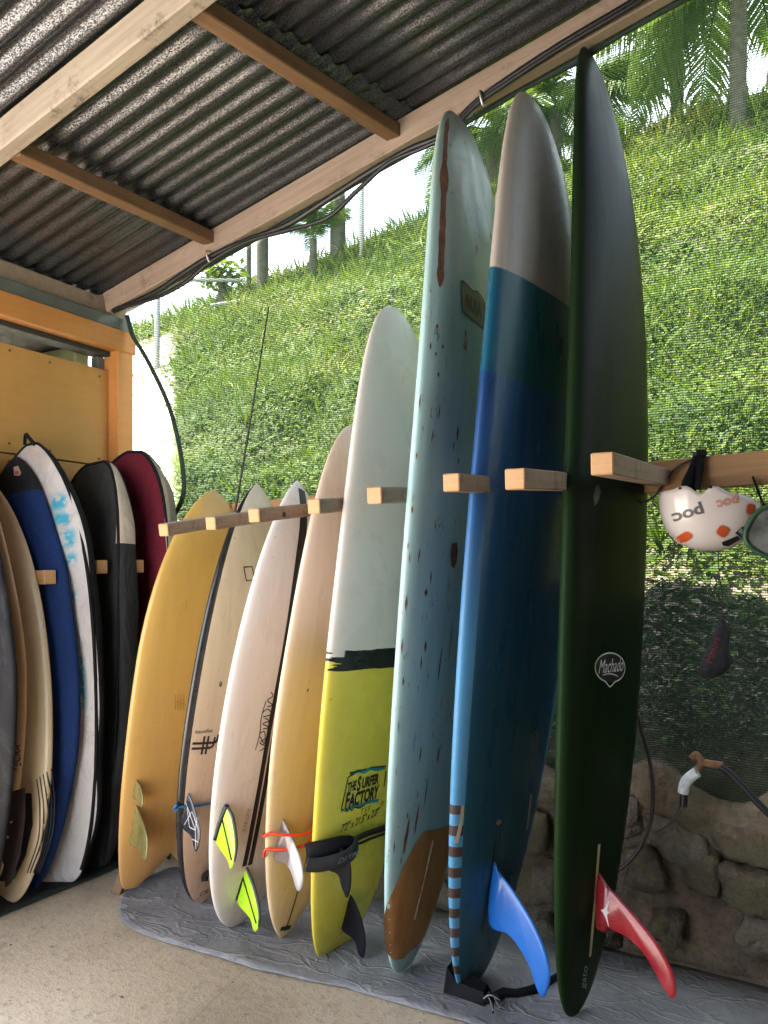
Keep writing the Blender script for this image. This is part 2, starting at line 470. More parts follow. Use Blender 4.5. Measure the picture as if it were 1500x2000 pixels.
M['dry'] = m_leaf('dry_twigs_and_litter', [(0.0, (0.05, 0.04, 0.025)), (0.40, (0.14, 0.11, 0.075)), (0.62, (0.32, 0.27, 0.21)), (0.70, (0.30, 0.21, 0.19)), (0.78, (0.10, 0.18, 0.03)), (1.0, (0.16, 0.26, 0.05))], 0.1)
M['frond'] = m_leaf('palm_leaflets', [(0.0, (0.040, 0.080, 0.018)), (0.5, (0.075, 0.135, 0.026)), (0.85, (0.14, 0.17, 0.04)), (1.0, (0.24, 0.19, 0.08))], 0.3)
M['galv'] = plain('galvanised_pipe', (0.34, 0.34, 0.34), 0.5, metal=0.4)

# ------------------------------------------------------------------ the setting
tag(mesh('ground', [(-1200, -1200, -0.06), (1200, -1200, -0.06), (1200, 1200, -0.06), (-1200, 1200, -0.06)], [(0, 1, 2, 3)], M['ground']), kind='structure')
bm = box_bm((-2.99, -1.2, -0.10), (2.6, 2.70, 0.0), 0.01)
tag(from_bm('floor', bm, M['floor']), kind='structure')

def build_hill():
    us = np.concatenate([np.linspace(-40, -13, 12, endpoint=False), np.linspace(-13, 3, 100), np.linspace(3.6, 30, 14)])
    vs = np.concatenate([[2.66], np.linspace(2.70, 11.5, 72), np.linspace(12, 30, 14), [60]])
    V, F = [], []
    for v in vs:
        for u in us:
            V.append((u, v, hill_z(u, v) if v < 50 else -2))
    nu = len(us)
    for j in range(len(vs) - 1):
        for i in range(nu - 1):
            F.append((j * nu + i, j * nu + i + 1, (j + 1) * nu + i + 1, (j + 1) * nu + i))
    k = len(V)
    for u in us: V.append((u, 2.66, -0.1))
    for i in range(nu - 1): F.append((k + i, k + i + 1, i + 1, i))
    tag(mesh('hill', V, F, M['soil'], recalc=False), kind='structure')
build_hill()

# ------------------------------------------------------------------ the shed: rafters, purlins, corrugated sheets
SLOPE = 0.2487
def rz(u): return 3.083 + SLOPE * (u + 0.351)          # underside of the rafters
roof = empty('shed_roof', (-2.9, 2.6, rz(-2.9)), label='rusty corrugated iron lean-to roof on sawn timber rafters over the boards', cat='roof')
def roof_part(o):
    o.parent = roof; o.matrix_parent_inverse = Matrix.Translation(-Vector(roof.location)); return o
U0, U1 = -3.12, 1.95
for v, w, m_ in ((2.575, 0.052, 'pink_wood'), (1.60, 0.055, 'pale_wood'), (0.62, 0.055, 'pale_wood'), (-0.20, 0.055, 'pale_wood')):
    u0 = -2.885
    roof_part(beam_between('rafter', (u0, v, rz(u0) + 0.05), (U1, v, rz(U1) + 0.05), w, 0.10, M[m_], bevel=0.005))
for u in (-2.25, -1.42, -0.42, 0.5):
    ua, ub, za, zb = {-2.25: (-2.262, -2.245, 0.030, 0.068), -1.42: (-1.487, -1.345, 0.040, 0.062)}.get(u, (u - 0.06, u, 0.07, 0.07))
    roof_part(beam_between('purlin', (ua, 1.628, rz(ua) + za), (ub, 2.548, rz(ub) + zb), 0.060, 0.052, M['brown_wood'], bevel=0.004))
    q = u - 0.40 if u == -2.25 else u - 0.10
    for va, vb in ((0.648, 1.572), (-0.172, 0.592)):
        roof_part(beam_between('purlin', (q, va, rz(q) + 0.073), (q + 0.02, vb, rz(q + 0.02) + 0.073), 0.052, 0.050, M['brown_wood'], bevel=0.004))
def sheet(u0, u1, v0, v1, lift):
    pitch, amp = 0.076, 0.0105
    nv = int((v1 - v0) / pitch * 10); V, F = [], []
    ts = np.linspace(0, 1, 9); us = ts
    lap = lambda v: -1.275 - 0.24 * (2.5 - v)
    for i, t in enumerate(ts):
        for k in range(nv + 1):
            v = v0 + (v1 - v0) * k / nv
            a_ = u0 if u0 is not None else lap(v) - 0.085
            b_ = u1 if u1 is not None else lap(v)
            u = a_ + (b_ - a_) * float(t)
            z = rz(u) + 0.102 + amp + lift + amp * math.cos(2 * math.pi * v / pitch) + 0.003 * mnoise.noise(Vector((u * 2, v * 2, lift * 90)))
            V.append((u, v, z))
    W_ = nv + 1
    for i in range(len(us) - 1):
        for k in range(nv): F.append((i * W_ + k, i * W_ + k + 1, (i + 1) * W_ + k + 1, (i + 1) * W_ + k))
    n0 = len(V); V += [(a, b, c + 0.0012) for a, b, c in V]
    F += [tuple(n0 + q for q in reversed(f)) for f in F]
    for k in range(nv):
        F.append((k + 1, k, n0 + k, n0 + k + 1)); q = (len(us) - 1) * W_
        F.append((q + k, q + k + 1, n0 + q + k + 1, n0 + q + k))
    return mesh('roof_sheet', V, F, M['iron'], recalc=False)
vcuts = [2.80, 2.04, 1.28, 0.52, -0.24, -1.0]
for i in range(4):
    roof_part(sheet(U0, None, vcuts[i + 1] - 0.038, vcuts[i], 0.0015 * (i % 2)))
    roof_part(sheet(None, U1, vcuts[i + 1] - 0.038, vcuts[i], 0.006 + 0.0015 * (i % 2)))

# cables clipped along the rafter
vf = 2.535
c1 = [on_plane(x, y, vf) for x, y in ((222, 607), (300, 573), (350, 540), (405, 505), (480, 470), (560, 440), (650, 383), (720, 338), (800, 292), (870, 262), (925, 205), (1000, 150), (1100, 85), (1240, 2), (1330, -60))]
c2 = [on_plane(x, y, vf - 0.012) for x, y in ((226, 603), (300, 583), (360, 553), (410, 512), (480, 473), (560, 450), (640, 425), (700, 370), (760, 318), (830, 287), (875, 262), (930, 205), (1000, 156), (1100, 91), (1240, 8), (1330, -54))]
tag(tube('power_cable', c1, 0.0125, M['cable'], n=6), 'thick black cable running along the sloping front rafter', 'cable')
tag(tube('power_cable', c2, 0.0085, M['cable'], n=6), 'thinner black cable sagging below the thick one along the rafter', 'cable')
for x, y, lb in ((405, 498, 'small bent tin clip on the rafter near the second purlin'), (938, 188, 'small bent tin clip on the rafter above the pale blue longboard')):
    p = on_plane(x, y, vf - 0.02)
    t = tag(tube('cable_clip', [p + Vector((0, 0.02, 0.022)), p + Vector((0.0, -0.004, 0.016)), p + Vector((0.004, -0.008, -0.006)), p + Vector((0.008, 0.004, -0.030)), p + Vector((0.016, 0.012, -0.026))], 0.0045, M['grey_tin'], n=4), lb, 'clip', 'cable clips on the rafter')

# ------------------------------------------------------------------ the mustard wall on the left, post, beam, room behind
wall = empty('timber_wall', (-2.915, 2.6, 0), label='mustard painted board wall with orange post and top beam', cat='wall')
def wp(o): o.parent = wall; o.matrix_parent_inverse = Matrix.Translation(-Vector(wall.location)); return o
wp(box('panel', (-2.935, 1.05, 1.741), (-2.915, 2.602, 2.196), M['yellow'], bevel=0.002))
wp(box('panel', (-2.936, 1.05, 0.0), (-2.917, 2.602, 1.735), M['yellow'], bevel=0.002))
wp(box('added_joint_backing', (-2.975, 1.05, 1.69), (-2.938, 2.60, 1.79), M['steel'], bevel=0.002))  # backing added to stop light leaking through the panel joint
wp(box('post', (-2.950, 2.604, 0.0), (-2.852, 2.700, 2.300), M['orange'], bevel=0.004))
wp(box('top_beam', (-2.955, 0.95, 2.287), (-2.846, 2.712, 2.388), M['orange'], bevel=0.004))
wp(box('beam_shadow_gap_strip', (-2.985, 0.95, 2.262), (-2.90, 2.60, 2.285), M['dark'], bevel=0.002)).name = 'beam_shade_strip'  # near-black strip standing in for the shade under the top beam
wp(box('flashing', (-2.965, 0.95, 2.390), (-2.860, 2.700, 2.447), M['steel'], bevel=0.003))
wp(box('wall_plate', (-2.985, 0.95, 2.449), (-2.890, 2.690, 2.530), M['pink_wood'], bevel=0.003))
wp(box('post', (-2.950, 0.952, 0.0), (-2.852, 1.048, 2.286), M['orange'], bevel=0.004))
wp(box('inner_stud', (-2.985, 2.560, 2.197), (-2.938, 2.600, 2.260), M['steel'], bevel=0.002))
nail_m = plain('rusty_nail_head', (0.07, 0.045, 0.03), 0.7)
for zz, nv in ((2.165, 7), (1.775, 7), (1.70, 6)):
    for k in range(nv):
        bm = bmesh.new(); bmesh.ops.create_cone(bm, cap_ends=True, segments=8, radius1=0.0055, radius2=0.004, depth=0.004, matrix=Matrix.Rotation(R(90), 4, 'Y'))
        wp(from_bm('nail', bm, nail_m, None, False, (-2.913, 1.12 + k * 0.235 + 0.02 * math.sin(k * 3 + zz), zz + 0.006 * math.sin(k * 5))))
back = empty('store_room', (-3.0, 2.6, 0), label='dark low store room seen through the gap over the mustard wall', cat='building')
def bp(o): o.parent = back; o.matrix_parent_inverse = Matrix.Translation(-Vector(back.location)); return o
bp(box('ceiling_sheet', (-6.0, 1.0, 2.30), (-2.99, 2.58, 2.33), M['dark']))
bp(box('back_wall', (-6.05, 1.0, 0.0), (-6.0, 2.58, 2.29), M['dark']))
bp(box('added_end_wall', (-6.0, 0.95, 0.0), (-2.99, 0.99, 2.29), M['dark']))  # unseen wall added to keep light out of the store room
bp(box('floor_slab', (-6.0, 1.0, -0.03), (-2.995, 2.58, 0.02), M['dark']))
bp(box('ceiling_beam', (-5.98, 2.48, 2.20), (-3.0, 2.56, 2.297), M['greenwood']))
bp(box('ceiling_beam', (-5.98, 1.3, 2.22), (-3.0, 1.36, 2.297), M['steel']))
tag(beam_between('timber_offcut', (-3.02, 1.90, 2.19), (-3.12, 2.08, 2.15), 0.02, 0.035, M['pale_wood']), 'pale timber offcut poking up behind the top edge of the mustard wall', 'offcut')

# unseen dark board walls added right and front right to block light
side = empty('light_block_wall', (1.8, 1.0, 0), label='unseen dark board wall added at the right end to block light', cat='wall')
k = 0; v = -0.26
while v < 2.62:
    w_ = min(0.20, 2.62 - v)
    box('light_block_plank', (-0.012 + 0.004 * (k % 2), v - 1.0, 0.0), (0.012 + 0.004 * (k % 2), v - 1.0 + w_ - 0.004, 3.66), M['light_block_wood'], side, 0.002)
    v += 0.20; k += 1
front = empty('light_block_wall', (0.9, -0.30, 0), label='unseen dark board wall added behind the viewer to block light from front right', cat='wall')
k = 0; u = -1.00
while u < 1.8:
    box('light_block_plank', (u - 0.9, -0.012 + 0.004 * (k % 2), 0.0), (u - 0.9 + 0.196, 0.012 + 0.004 * (k % 2), rz(u)), M['light_block_wood'], front, 0.002)
    u += 0.20; k += 1

# ------------------------------------------------------------------ stone retaining wall
sw = empty('stone_wall', (0, 2.6, 0), label='low mossy retaining wall of rounded stones in mortar', cat='wall')
def wtop(u):
    return 0.575 + (0.055 if u > -0.7 else 0.02) * math.sin((u + 0.47) * 2 * math.pi / 0.46 + 1.1) + 0.035 * mnoise.noise(Vector((u * 2.3, 0, 5))) + 0.012 * mnoise.noise(Vector((u * 11, 0, 5)))
def build_mortar():
    us = np.linspace(-2.85, 1.6, 150); zs = np.linspace(0, 1, 26); V, F = [], []
    for u in us:
        t = wtop(u)
        for z in zs:
            zz = z * t
            v = 0.0 + 0.035 * mnoise.noise(Vector((u * 5, zz * 5, 1))) + 0.012 * mnoise.noise(Vector((u * 17, zz * 17, 2)))
            v += 0.10 * max(0, z - 0.75) ** 2 * 8 + (0.022 - 0.055 * max(0.0, min(1.0, (z - 0.62) / 0.2)))
            V.append((u, v, zz))
        V.append((u, 0.33, t + 0.02))
    n = len(zs) + 1
    for i in range(len(us) - 1):
        for j in range(n - 1): F.append((i * n + j, (i + 1) * n + j, (i + 1) * n + j + 1, i * n + j + 1))
    mesh('mortar', V, F, M['mortar'], sw, recalc=False)
build_mortar()
rs = random.Random(11)
stones = []
for px, py, w, h in ((1330, 1650, 150, 75), (1465, 1650, 130, 75), (1465, 1735, 120, 80), (1485, 1835, 90, 80), (1370, 1705, 70, 80), (1300, 1815, 80, 60), (1255, 1700, 90, 85), (1060, 1730, 60, 85), (1045, 1620, 70, 90), (1065, 1820, 60, 60)):
    p = on_plane(px, py, 2.575); k = 2.4 / 1500
    stones.append((p.x, p.z, w * k * 0.92 / 2, h * k / 2))
z = 0.07
for row in range(4):
    u = -2.8 + rs.uniform(0, 0.1)
    while u < 1.5:
        w = rs.uniform(0.13, 0.26); h = rs.uniform(0.12, 0.17)
        if not any(abs(u + w / 2 - a) < c + w * 0.40 and abs(z - b) < d + h * 0.40 for a, b, c, d in stones):
            stones.append((u + w / 2, z + rs.uniform(-0.015, 0.015), w / 2, h / 2))
        u += w + 0.005
    z += 0.125
for i, (u, z, a, b) in enumerate(stones):
    rock('stone', (u, 0.005 + rs.uniform(-0.012, 0.012), z), (a * 1.12, 0.066, b * 1.16), M['stone'] if rs.random() < 0.6 else M['stone2'], sw, i, 3, 0.30, rs.uniform(-0.25, 0.25), 0.6)

# ------------------------------------------------------------------ floor coverings
def sheet_mesh(name, outline, z, m, wob=0.006, sub=0.05, thick=0.004):
    """a floor sheet with wavy surface from an outline polygon"""
    bm = bmesh.new()
    vs = [bm.verts.new((x, y, 0)) for x, y in outline]
    bm.faces.new(vs)
    xs = [p[0] for p in outline]; ys = [p[1] for p in outline]
    for ax, lo, hi in ((0, min(xs), max(xs)), (1, min(ys), max(ys))):
        c = lo + sub
        while c < hi - 1e-4:
            co = [0, 0, 0]; no = [0, 0, 0]; co[ax] = c; no[ax] = 1
            bmesh.ops.bisect_plane(bm, geom=bm.verts[:] + bm.edges[:] + bm.faces[:], plane_co=co, plane_no=no)
            c += sub
    for v in bm.verts:
        p = v.co
        h = mnoise.noise(Vector((p.x * 3.2, p.y * 7, 1))) + 0.5 * mnoise.noise(Vector((p.x * 9, p.y * 11, 4)))
        v.co.z = z + wob * (0.6 + h)
    ret = bmesh.ops.extrude_face_region(bm, geom=bm.faces[:])
    for v in ret['geom']:
        if isinstance(v, bmesh.types.BMVert): v.co.z += thick
    return from_bm(name, bm, m, None, True)
fr = [on_floor(x, y) for x, y in ((330, 1700), (270, 1728), (240, 1752), (231, 1782), (240, 1808), (270, 1826), (330, 1848), (430, 1876), (500, 1899), (560, 1912), (677, 1934), (770, 1962), (910, 2003))]
mat_out = [(p.x, p.y) for p in fr] + [(-0.5, 1.985), (0.0, 1.97), (0.6, 1.98), (0.9, 1.99), (0.9, 2.58), (-1.9, 2.58)]
tag(sheet_mesh('floor_mat', mat_out, 0.004, M['tarp'], 0.008, 0.045), 'grey tarpaulin floor mat under the row of standing boards', 'mat')
tag(sheet_mesh('carpet_strip', [(-2.90, 0.9), (-2.545, 0.9), (-2.545, 1.77), (-2.53, 1.98), (-2.51, 2.235), (-2.52, 2.50), (-2.90, 2.50)], 0.004, M['carpet'], 0.003, 0.08), 'dark green carpet strip under the boards by the mustard wall', 'carpet')

# ------------------------------------------------------------------ shade net hung from the rafter
def build_net():
    net = empty('shade_net', (-2.8, 2.645, 2.4), label='green shade cloth hung from the rafter behind the boards', cat='net')
    V0 = 2.645
    edge = [on_plane(x, y, V0) for x, y in ((258, 662), (285, 712), (312, 770), (333, 825), (348, 885), (357, 940), (359, 980), (352, 1005), (335, 1030), (300, 1075), (250, 1150))]
    edge = smooth_path(edge, 6)
    ez = [p.z for p in edge]; eu = [p.x for p in edge]
    def left(zz):
        if zz > ez[0]: return eu[0] - (zz - ez[0]) * 0.3
        if zz < ez[-1]: return eu[-1] - 0.1
        return float(np.interp(zz, ez[::-1], eu[::-1]))
    U = 1.7; nu, nz = 90, 60; V, F = [], []
    for j in range(nz + 1):
        t = j / nz
        for i in range(nu + 1):
            zb = 0.50
            s = i / nu
            l = -2.86
            u = l + (U - l) * s
            top = rz(u) - 0.005
            zz = zb + (top - zb) * t
            le = left(zz)
            u = le + (U - le) * s
            zz = zb + (rz(u) - 0.005 - zb) * t
            v = V0 + 0.012 * mnoise.noise(Vector((u * 1.6, zz * 0.9, 0))) * min(1, (1 - t) * 4) + 0.004 * mnoise.noise(Vector((u * 7, zz * 3, 9)))
            V.append((u, v, zz))
    W_ = nu + 1
    for j in range(nz):
        for i in range(nu): F.append((j * W_ + i, j * W_ + i + 1, (j + 1) * W_ + i + 1, (j + 1) * W_ + i))
    inv = Matrix.Translation(-Vector(net.location))
    o = mesh('mesh_cloth', V, F, M['net'], net, recalc=False); o.matrix_parent_inverse = inv
    hem = [Vector(V[j * W_]) for j in range(nz + 1)]
    o = tube('hem_cord', hem, 0.011, NETCORD, net, 6); o.matrix_parent_inverse = inv
    roll = []
    for k in range(60):
        u = -2.3 + k * 0.068
        roll.append(Vector((u, 2.614 + 0.006 * mnoise.noise(Vector((u * 5, 0, 0))), rz(u) - 0.006 + 0.006 * mnoise.noise(Vector((u * 4, 3, 0))))))
    o = tube('rolled_top', roll, [0.010 + 0.007 * mnoise.noise(Vector((k * 0.4, 0, 7))) for k in range(60)], NETCORD, net, 7); o.matrix_parent_inverse = inv
NETCORD = plain('dark_green_hem', (0.016, 0.034, 0.022), 0.8, bump=0.4, bscale=200)
build_net()

# ------------------------------------------------------------------ peg racks
def rack_rail_z(u): return 1.556 + 0.045 * (u + 0.375)
rack = empty('board_rack', (-0.4, 2.5, 1.55), label='long wooden rack rail with eight square pegs along the net', cat='rack')
RI = Matrix.Translation(-Vector(rack.location))
o = beam_between('rail', (-2.30, 2.525, rack_rail_z(-2.30) - 0.002), (1.4, 2.525, rack_rail_z(1.4) - 0.002), 0.048, 0.098, M['rail_wood'], rack, bevel=0.003); o.matrix_parent_inverse = RI
def peg(name, tip, base, w, parent, inv, m=None, me=None):
    a, b = Vector(tip), Vector(base)
    o = beam_between(name, a, b, w, w, m or M['peg_wood'], parent, bevel=0.003, wob=0.0012)
    o.matrix_parent_inverse = inv
    o.data.materials.append(me or M['peg_end'])
    L = (b - a).length
    for p in o.data.polygons:
        if p.center.x < 0.004 or p.center.x > L - 0.004: p.material_index = 1
    return o
for u, vt, zt in ((-0.387, 1.72, 1.509), (-0.598, 1.75, 1.488), (-0.784, 1.80, 1.493), (-1.020, 1.82, 1.470), (-1.237, 1.85, 1.449), (-1.493, 1.90, 1.432), (-1.711, 1.95, 1.414), (-1.921, 1.95, 1.396)):
    peg('peg', (u, vt, zt), (u + 0.004, 2.501, rack_rail_z(u) - 0.006), 0.050 if u > -0.7 else (0.046 if u > -1.1 else 0.043), rack, RI)
bm = bmesh.new(); bmesh.ops.create_cone(bm, cap_ends=True, segments=10, radius1=0.009, radius2=0.009, depth=0.006, matrix=Matrix.Rotation(R(90), 4, 'Y'))
o = from_bm('knot_hole', bm, M['dark'], rack, False, (-1.493 + 0.0215, 2.03, 1.4405)); o.matrix_parent_inverse = RI
rack2 = empty('board_rack', (-2.9, 2.0, 1.17), label='short wooden peg rack screwed to the mustard wall', cat='rack')
RI2 = Matrix.Translation(-Vector(rack2.location))
o = beam_between('rail', (-2.893, 1.2, 1.16), (-2.893, 2.58, 1.16), 0.042, 0.09, M['rail_wood'], rack2, bevel=0.003); o.matrix_parent_inverse = RI2
for px, py, v in ((98, 1127, 1.985), (200, 1107, 2.195), (272, 1106, 2.365)):
    q = on_plane(px, py, v); ut, zt = q.x, q.z
    peg('peg', (ut, v, zt), (-2.873, v, zt - 0.01), 0.055, rack2, RI2, M['rail_wood'])

# ------------------------------------------------------------------ surfboards
NTS, NRS = 84, 40
TT = (1 - np.cos(np.linspace(0, np.pi, NTS))) / 2
ANG = np.linspace(0, 2 * np.pi, NRS, endpoint=False)

class Board:
    """shape and place of one board; local x to the near rail, y out of the bottom, z from tail to nose"""
    def __init__(s, P, T, Rn, Rt, tw=0.0, ex=0.75, ey=0.85, front=False, notch=0.0):
        s.u, s.v, s.a, s.b, s.g, s.L, s.W, s.tc, s.pt, s.qt, s.pn, s.qn = P
        s.T, s.Rn, s.Rt, s.tw, s.ex, s.ey, s.notch = T, Rn, Rt, tw, ex, ey, notch
        ax = Vector((math.sin(s.a), math.sin(s.b), 0)); ax.z = math.sqrt(1 - ax.x ** 2 - ax.y ** 2)
        n = Vector((math.sin(s.g), -math.cos(s.g), 0)) if front else Vector((math.cos(s.g), -math.sin(s.g), 0))
        n = (n - ax * n.dot(ax)).normalized(); w = n.cross(ax)
        s.M = Matrix((w, n, ax)).transposed().to_4x4(); s.M.translation = (s.u, s.v, 0.014)
    def halfw(s, t):
        if t < s.tc:
            A = (s.tc - t) / s.tc
            return (s.tw + (1 - s.tw) * max(0, 1 - A ** s.pt) ** s.qt) * s.W / 2
        B = min(1, (t - s.tc) / (1 - s.tc))
        return max(0, 1 - B ** s.pn) ** s.qn * s.W / 2
    def half_t(s, t):
        w = s.halfw(t)
        A = max(0, (s.tc - t) / s.tc); B = max(0, (t - s.tc) / (1 - s.tc))
        k = max(0, 1 - (A if t < s.tc else B) ** 3) ** 0.6
        return s.T / 2 * k * 0.92 + s.T / 2 * 0.08 * min(1, w / (s.W / 2) * 3)
    def rock(s, t):
        A = max(0, (s.tc - t) / s.tc); B = max(0, min(1, (t - s.tc) / (1 - s.tc)))
        return s.Rt - s.Rt * A ** 2.5 - s.Rn * B ** 2.5
    def surf(s, x, z, side=1):
        t = min(max(z / s.L, 0.0), 1.0)
        w = max(s.halfw(t), 1e-4)
        q = min(1, abs(x) / w) ** (1 / s.ex)
        return s.rock(t) + side * s.half_t(t) * max(0, 1 - q * q) ** (s.ey / 2)
    def at(s, x, z, off=0.0, side=1): return Vector((x, s.surf(x, z, side) + side * off, z))
    def ring(s, t, ang):
        w, h, r = s.halfw(t), s.half_t(t), s.rock(t)
        c, q = math.cos(ang), math.sin(ang)
        x = w * math.copysign(abs(c) ** s.ex, c); y = h * math.copysign(abs(q) ** s.ey, q) + r
        z = t * s.L
        if s.notch and t < 0.3:
            z += s.notch * max(0, 1 - abs(x) / 0.13) ** 1.15 * (1 - t / 0.3) ** 2
        return Vector((x, y, z))
    def root(s, name, label, cat='surfboard', group=None):
        o = empty(name, label=label, cat=cat, group=group)
        o.matrix_basis = s.M
        s.o = o
        return o
    def body(s, name, mats, rail=None, dent=0.0, seed=0):
        V, F, I = [], [], []
        for t in TT:
            for a in ANG:
                p = s.ring(float(t), float(a))
                if dent: p += mnoise.noise_vector(Vector((p.x * 5, p.y * 5 + seed, p.z * 3.2))) * dent * min(1, 8 * t, 8 * (1 - t))
                V.append(p)
        for i in range(NTS - 1):
            for k in range(NRS):
                k2 = (k + 1) % NRS
                F.append((i * NRS + k, i * NRS + k2, (i + 1) * NRS + k2, (i + 1) * NRS + k))
                am = (ANG[k] + math.pi / NRS)
                I.append(rail(math.cos(am), math.sin(am)) if rail else 0)
        if s.notch:
            for k in range(NRS // 2): F.append((k, (k + 1) % NRS, (NRS - k - 1) % NRS, (NRS - k) % NRS)); I.append(0)
            F[-1] = F[-1]
        else: F.append(tuple(range(NRS))); I.append(0)
        F.append(tuple((NTS - 1) * NRS + k for k in range(NRS))); I.append(0)
        s.bo = mesh(name, V, F, mats, s.o, idx=I)
        return s.bo
    def text(s, name, body, size, x, z, m, rot=0.0, shear=0.0, sx=1.0, sy=1.0, side=1, align='CENTER', bold=0.0, label=None, off=0.0016, parent=None):
        me = text_mesh(body, size, shear, align, bold)
        c, q = math.cos(rot), math.sin(rot)
        for v in me.vertices:
            tx, ty = v.co.x * sx, v.co.y * sy
            X = x - (tx * c - ty * q) * side; Z = z + (tx * q + ty * c)
            v.co = s.at(X, Z, off, side)
        o = link(name, me, m, parent or s.o, smooth=False)
        if label: o['label'] = label
        return o
    def ribbon(s, name, pts, width, m, side=1, n=6, off=0.0011, parent=None, closed=False):
        V, F = ribbon_vf(s, pts, width, side, n, off, closed)
        return mesh(name, V, F, m, parent or s.o, smooth=False, recalc=False)
    def ribbons(s, name, lines, width, m, side=1, n=6, off=0.0011, parent=None):
        VV, FF = [], []
        for pts in lines:
            V, F = ribbon_vf(s, pts, width, side, n, off, False)
            k = len(VV); VV += V; FF += [tuple(q + k for q in f) for f in F]
        return mesh(name, VV, FF, m, parent or s.o, smooth=False, recalc=False)
    def patch(s, name, outline, m, off=0.0012, sub=0.02, side=1, parent=None, raise_=None):
        bm = bmesh.new()
        vs = [bm.verts.new((x, 0, z)) for x, z in outline]; bm.faces.new(vs)
        for ax, i in (('x', 0), ('z', 2)):
            lo = min(v.co[i] for v in bm.verts); hi = max(v.co[i] for v in bm.verts); c = lo + sub
            while c < hi:
                co = [0, 0, 0]; no = [0, 0, 0]; co[i] = c; no[i] = 1
                bmesh.ops.bisect_plane(bm, geom=bm.verts[:] + bm.edges[:] + bm.faces[:], plane_co=co, plane_no=no); c += sub
        for v in bm.verts:
            x, z = v.co.x, v.co.z
            v.co = s.at(x, z, off + (raise_(x, z) if raise_ else 0), side)
        return from_bm(name, bm, m, parent or s.o, True)
    def fin(s, name, x, outline, th, m, parent=None, yaw=0.0, cant=0.0):
        """a foiled fin from its outline in (y, z); sits on the bottom at x"""
        n = len(outline)
        pts = smooth_path([Vector((0, y, z)) for y, z in outline], 4, True)
        cy = sum(p.y for p in pts) / len(pts); cz = sum(p.z for p in pts) / len(pts)
        V, F = [], []
        k = len(pts)
        for sc_, tt in ((1, 0.0006), (0.93, th * 0.36), (0.80, th * 0.5)):
            for p in pts: V.append((tt, cy + (p.y - cy) * sc_, cz + (p.z - cz) * sc_))
        for sc_, tt in ((1, -0.0006), (0.93, -th * 0.36), (0.80, -th * 0.5)):
            for p in pts: V.append((tt, cy + (p.y - cy) * sc_, cz + (p.z - cz) * sc_))
        for i in range(k):
            j = (i + 1) % k
            for a, b in ((0, 1), (1, 2), (3, 4), (4, 5), (0, 3)):
                F.append((a * k + i, a * k + j, b * k + j, b * k + i))
        F.append(tuple(2 * k + i for i in range(k))); F.append(tuple(5 * k + i for i in range(k)))
        V = [Vector(v) for v in V]
        ymin = min(v.y for v in V)
        for v in V: v.x += x + cant * (v.y - ymin)
        return mesh(name, V, F, m, parent or s.o, smooth=True)

def ribbon_vf(s, pts, width, side, n, off, closed):
    P = [Vector((p[0], 0, p[1])) for p in pts]
    if n and len(P) > 2: P = smooth_path(P, n, closed)
    elif len(P) == 2:
        k = max(2, int((P[1] - P[0]).length / 0.03)); P = [P[0].lerp(P[1], i / k) for i in range(k + 1)]
    V, F = [], []
    N = len(P)
    for i, p in enumerate(P):
        t = (P[(i + 1) % N] - P[i - 1]) if closed else (P[min(i + 1, N - 1)] - P[max(i - 1, 0)])
        t.normalize(); q = Vector((-t.z, 0, t.x)) * (width / 2)
        V.append(s.at(p.x + q.x, p.z + q.z, off, side)); V.append(s.at(p.x - q.x, p.z - q.z, off, side))
    for i in range(N if closed else N - 1):
        j = (i + 1) % N
        F.append((2 * i, 2 * i + 1, 2 * j + 1, 2 * j))
    return V, F

def text_mesh(body, size, shear=0.0, align='CENTER', bold=0.0):
    cu = bpy.data.curves.new('lettering', 'FONT')
    cu.body = body; cu.size = size; cu.shear = shear; cu.align_x = align; cu.align_y = 'CENTER'; cu.offset = bold; cu.resolution_u = 3
    o = bpy.data.objects.new('lettering', cu)
    me = bpy.data.meshes.new_from_object(o)
    bpy.data.objects.remove(o); bpy.data.curves.remove(cu)
    bm = bmesh.new(); bm.from_mesh(me)
    bmesh.ops.triangulate(bm, faces=bm.faces)
    bmesh.ops.subdivide_edges(bm, edges=[e for e in bm.edges if e.calc_length() > size * 0.5], cuts=1)
    bm.to_mesh(me); bm.free(); me.materials.clear()
    return me

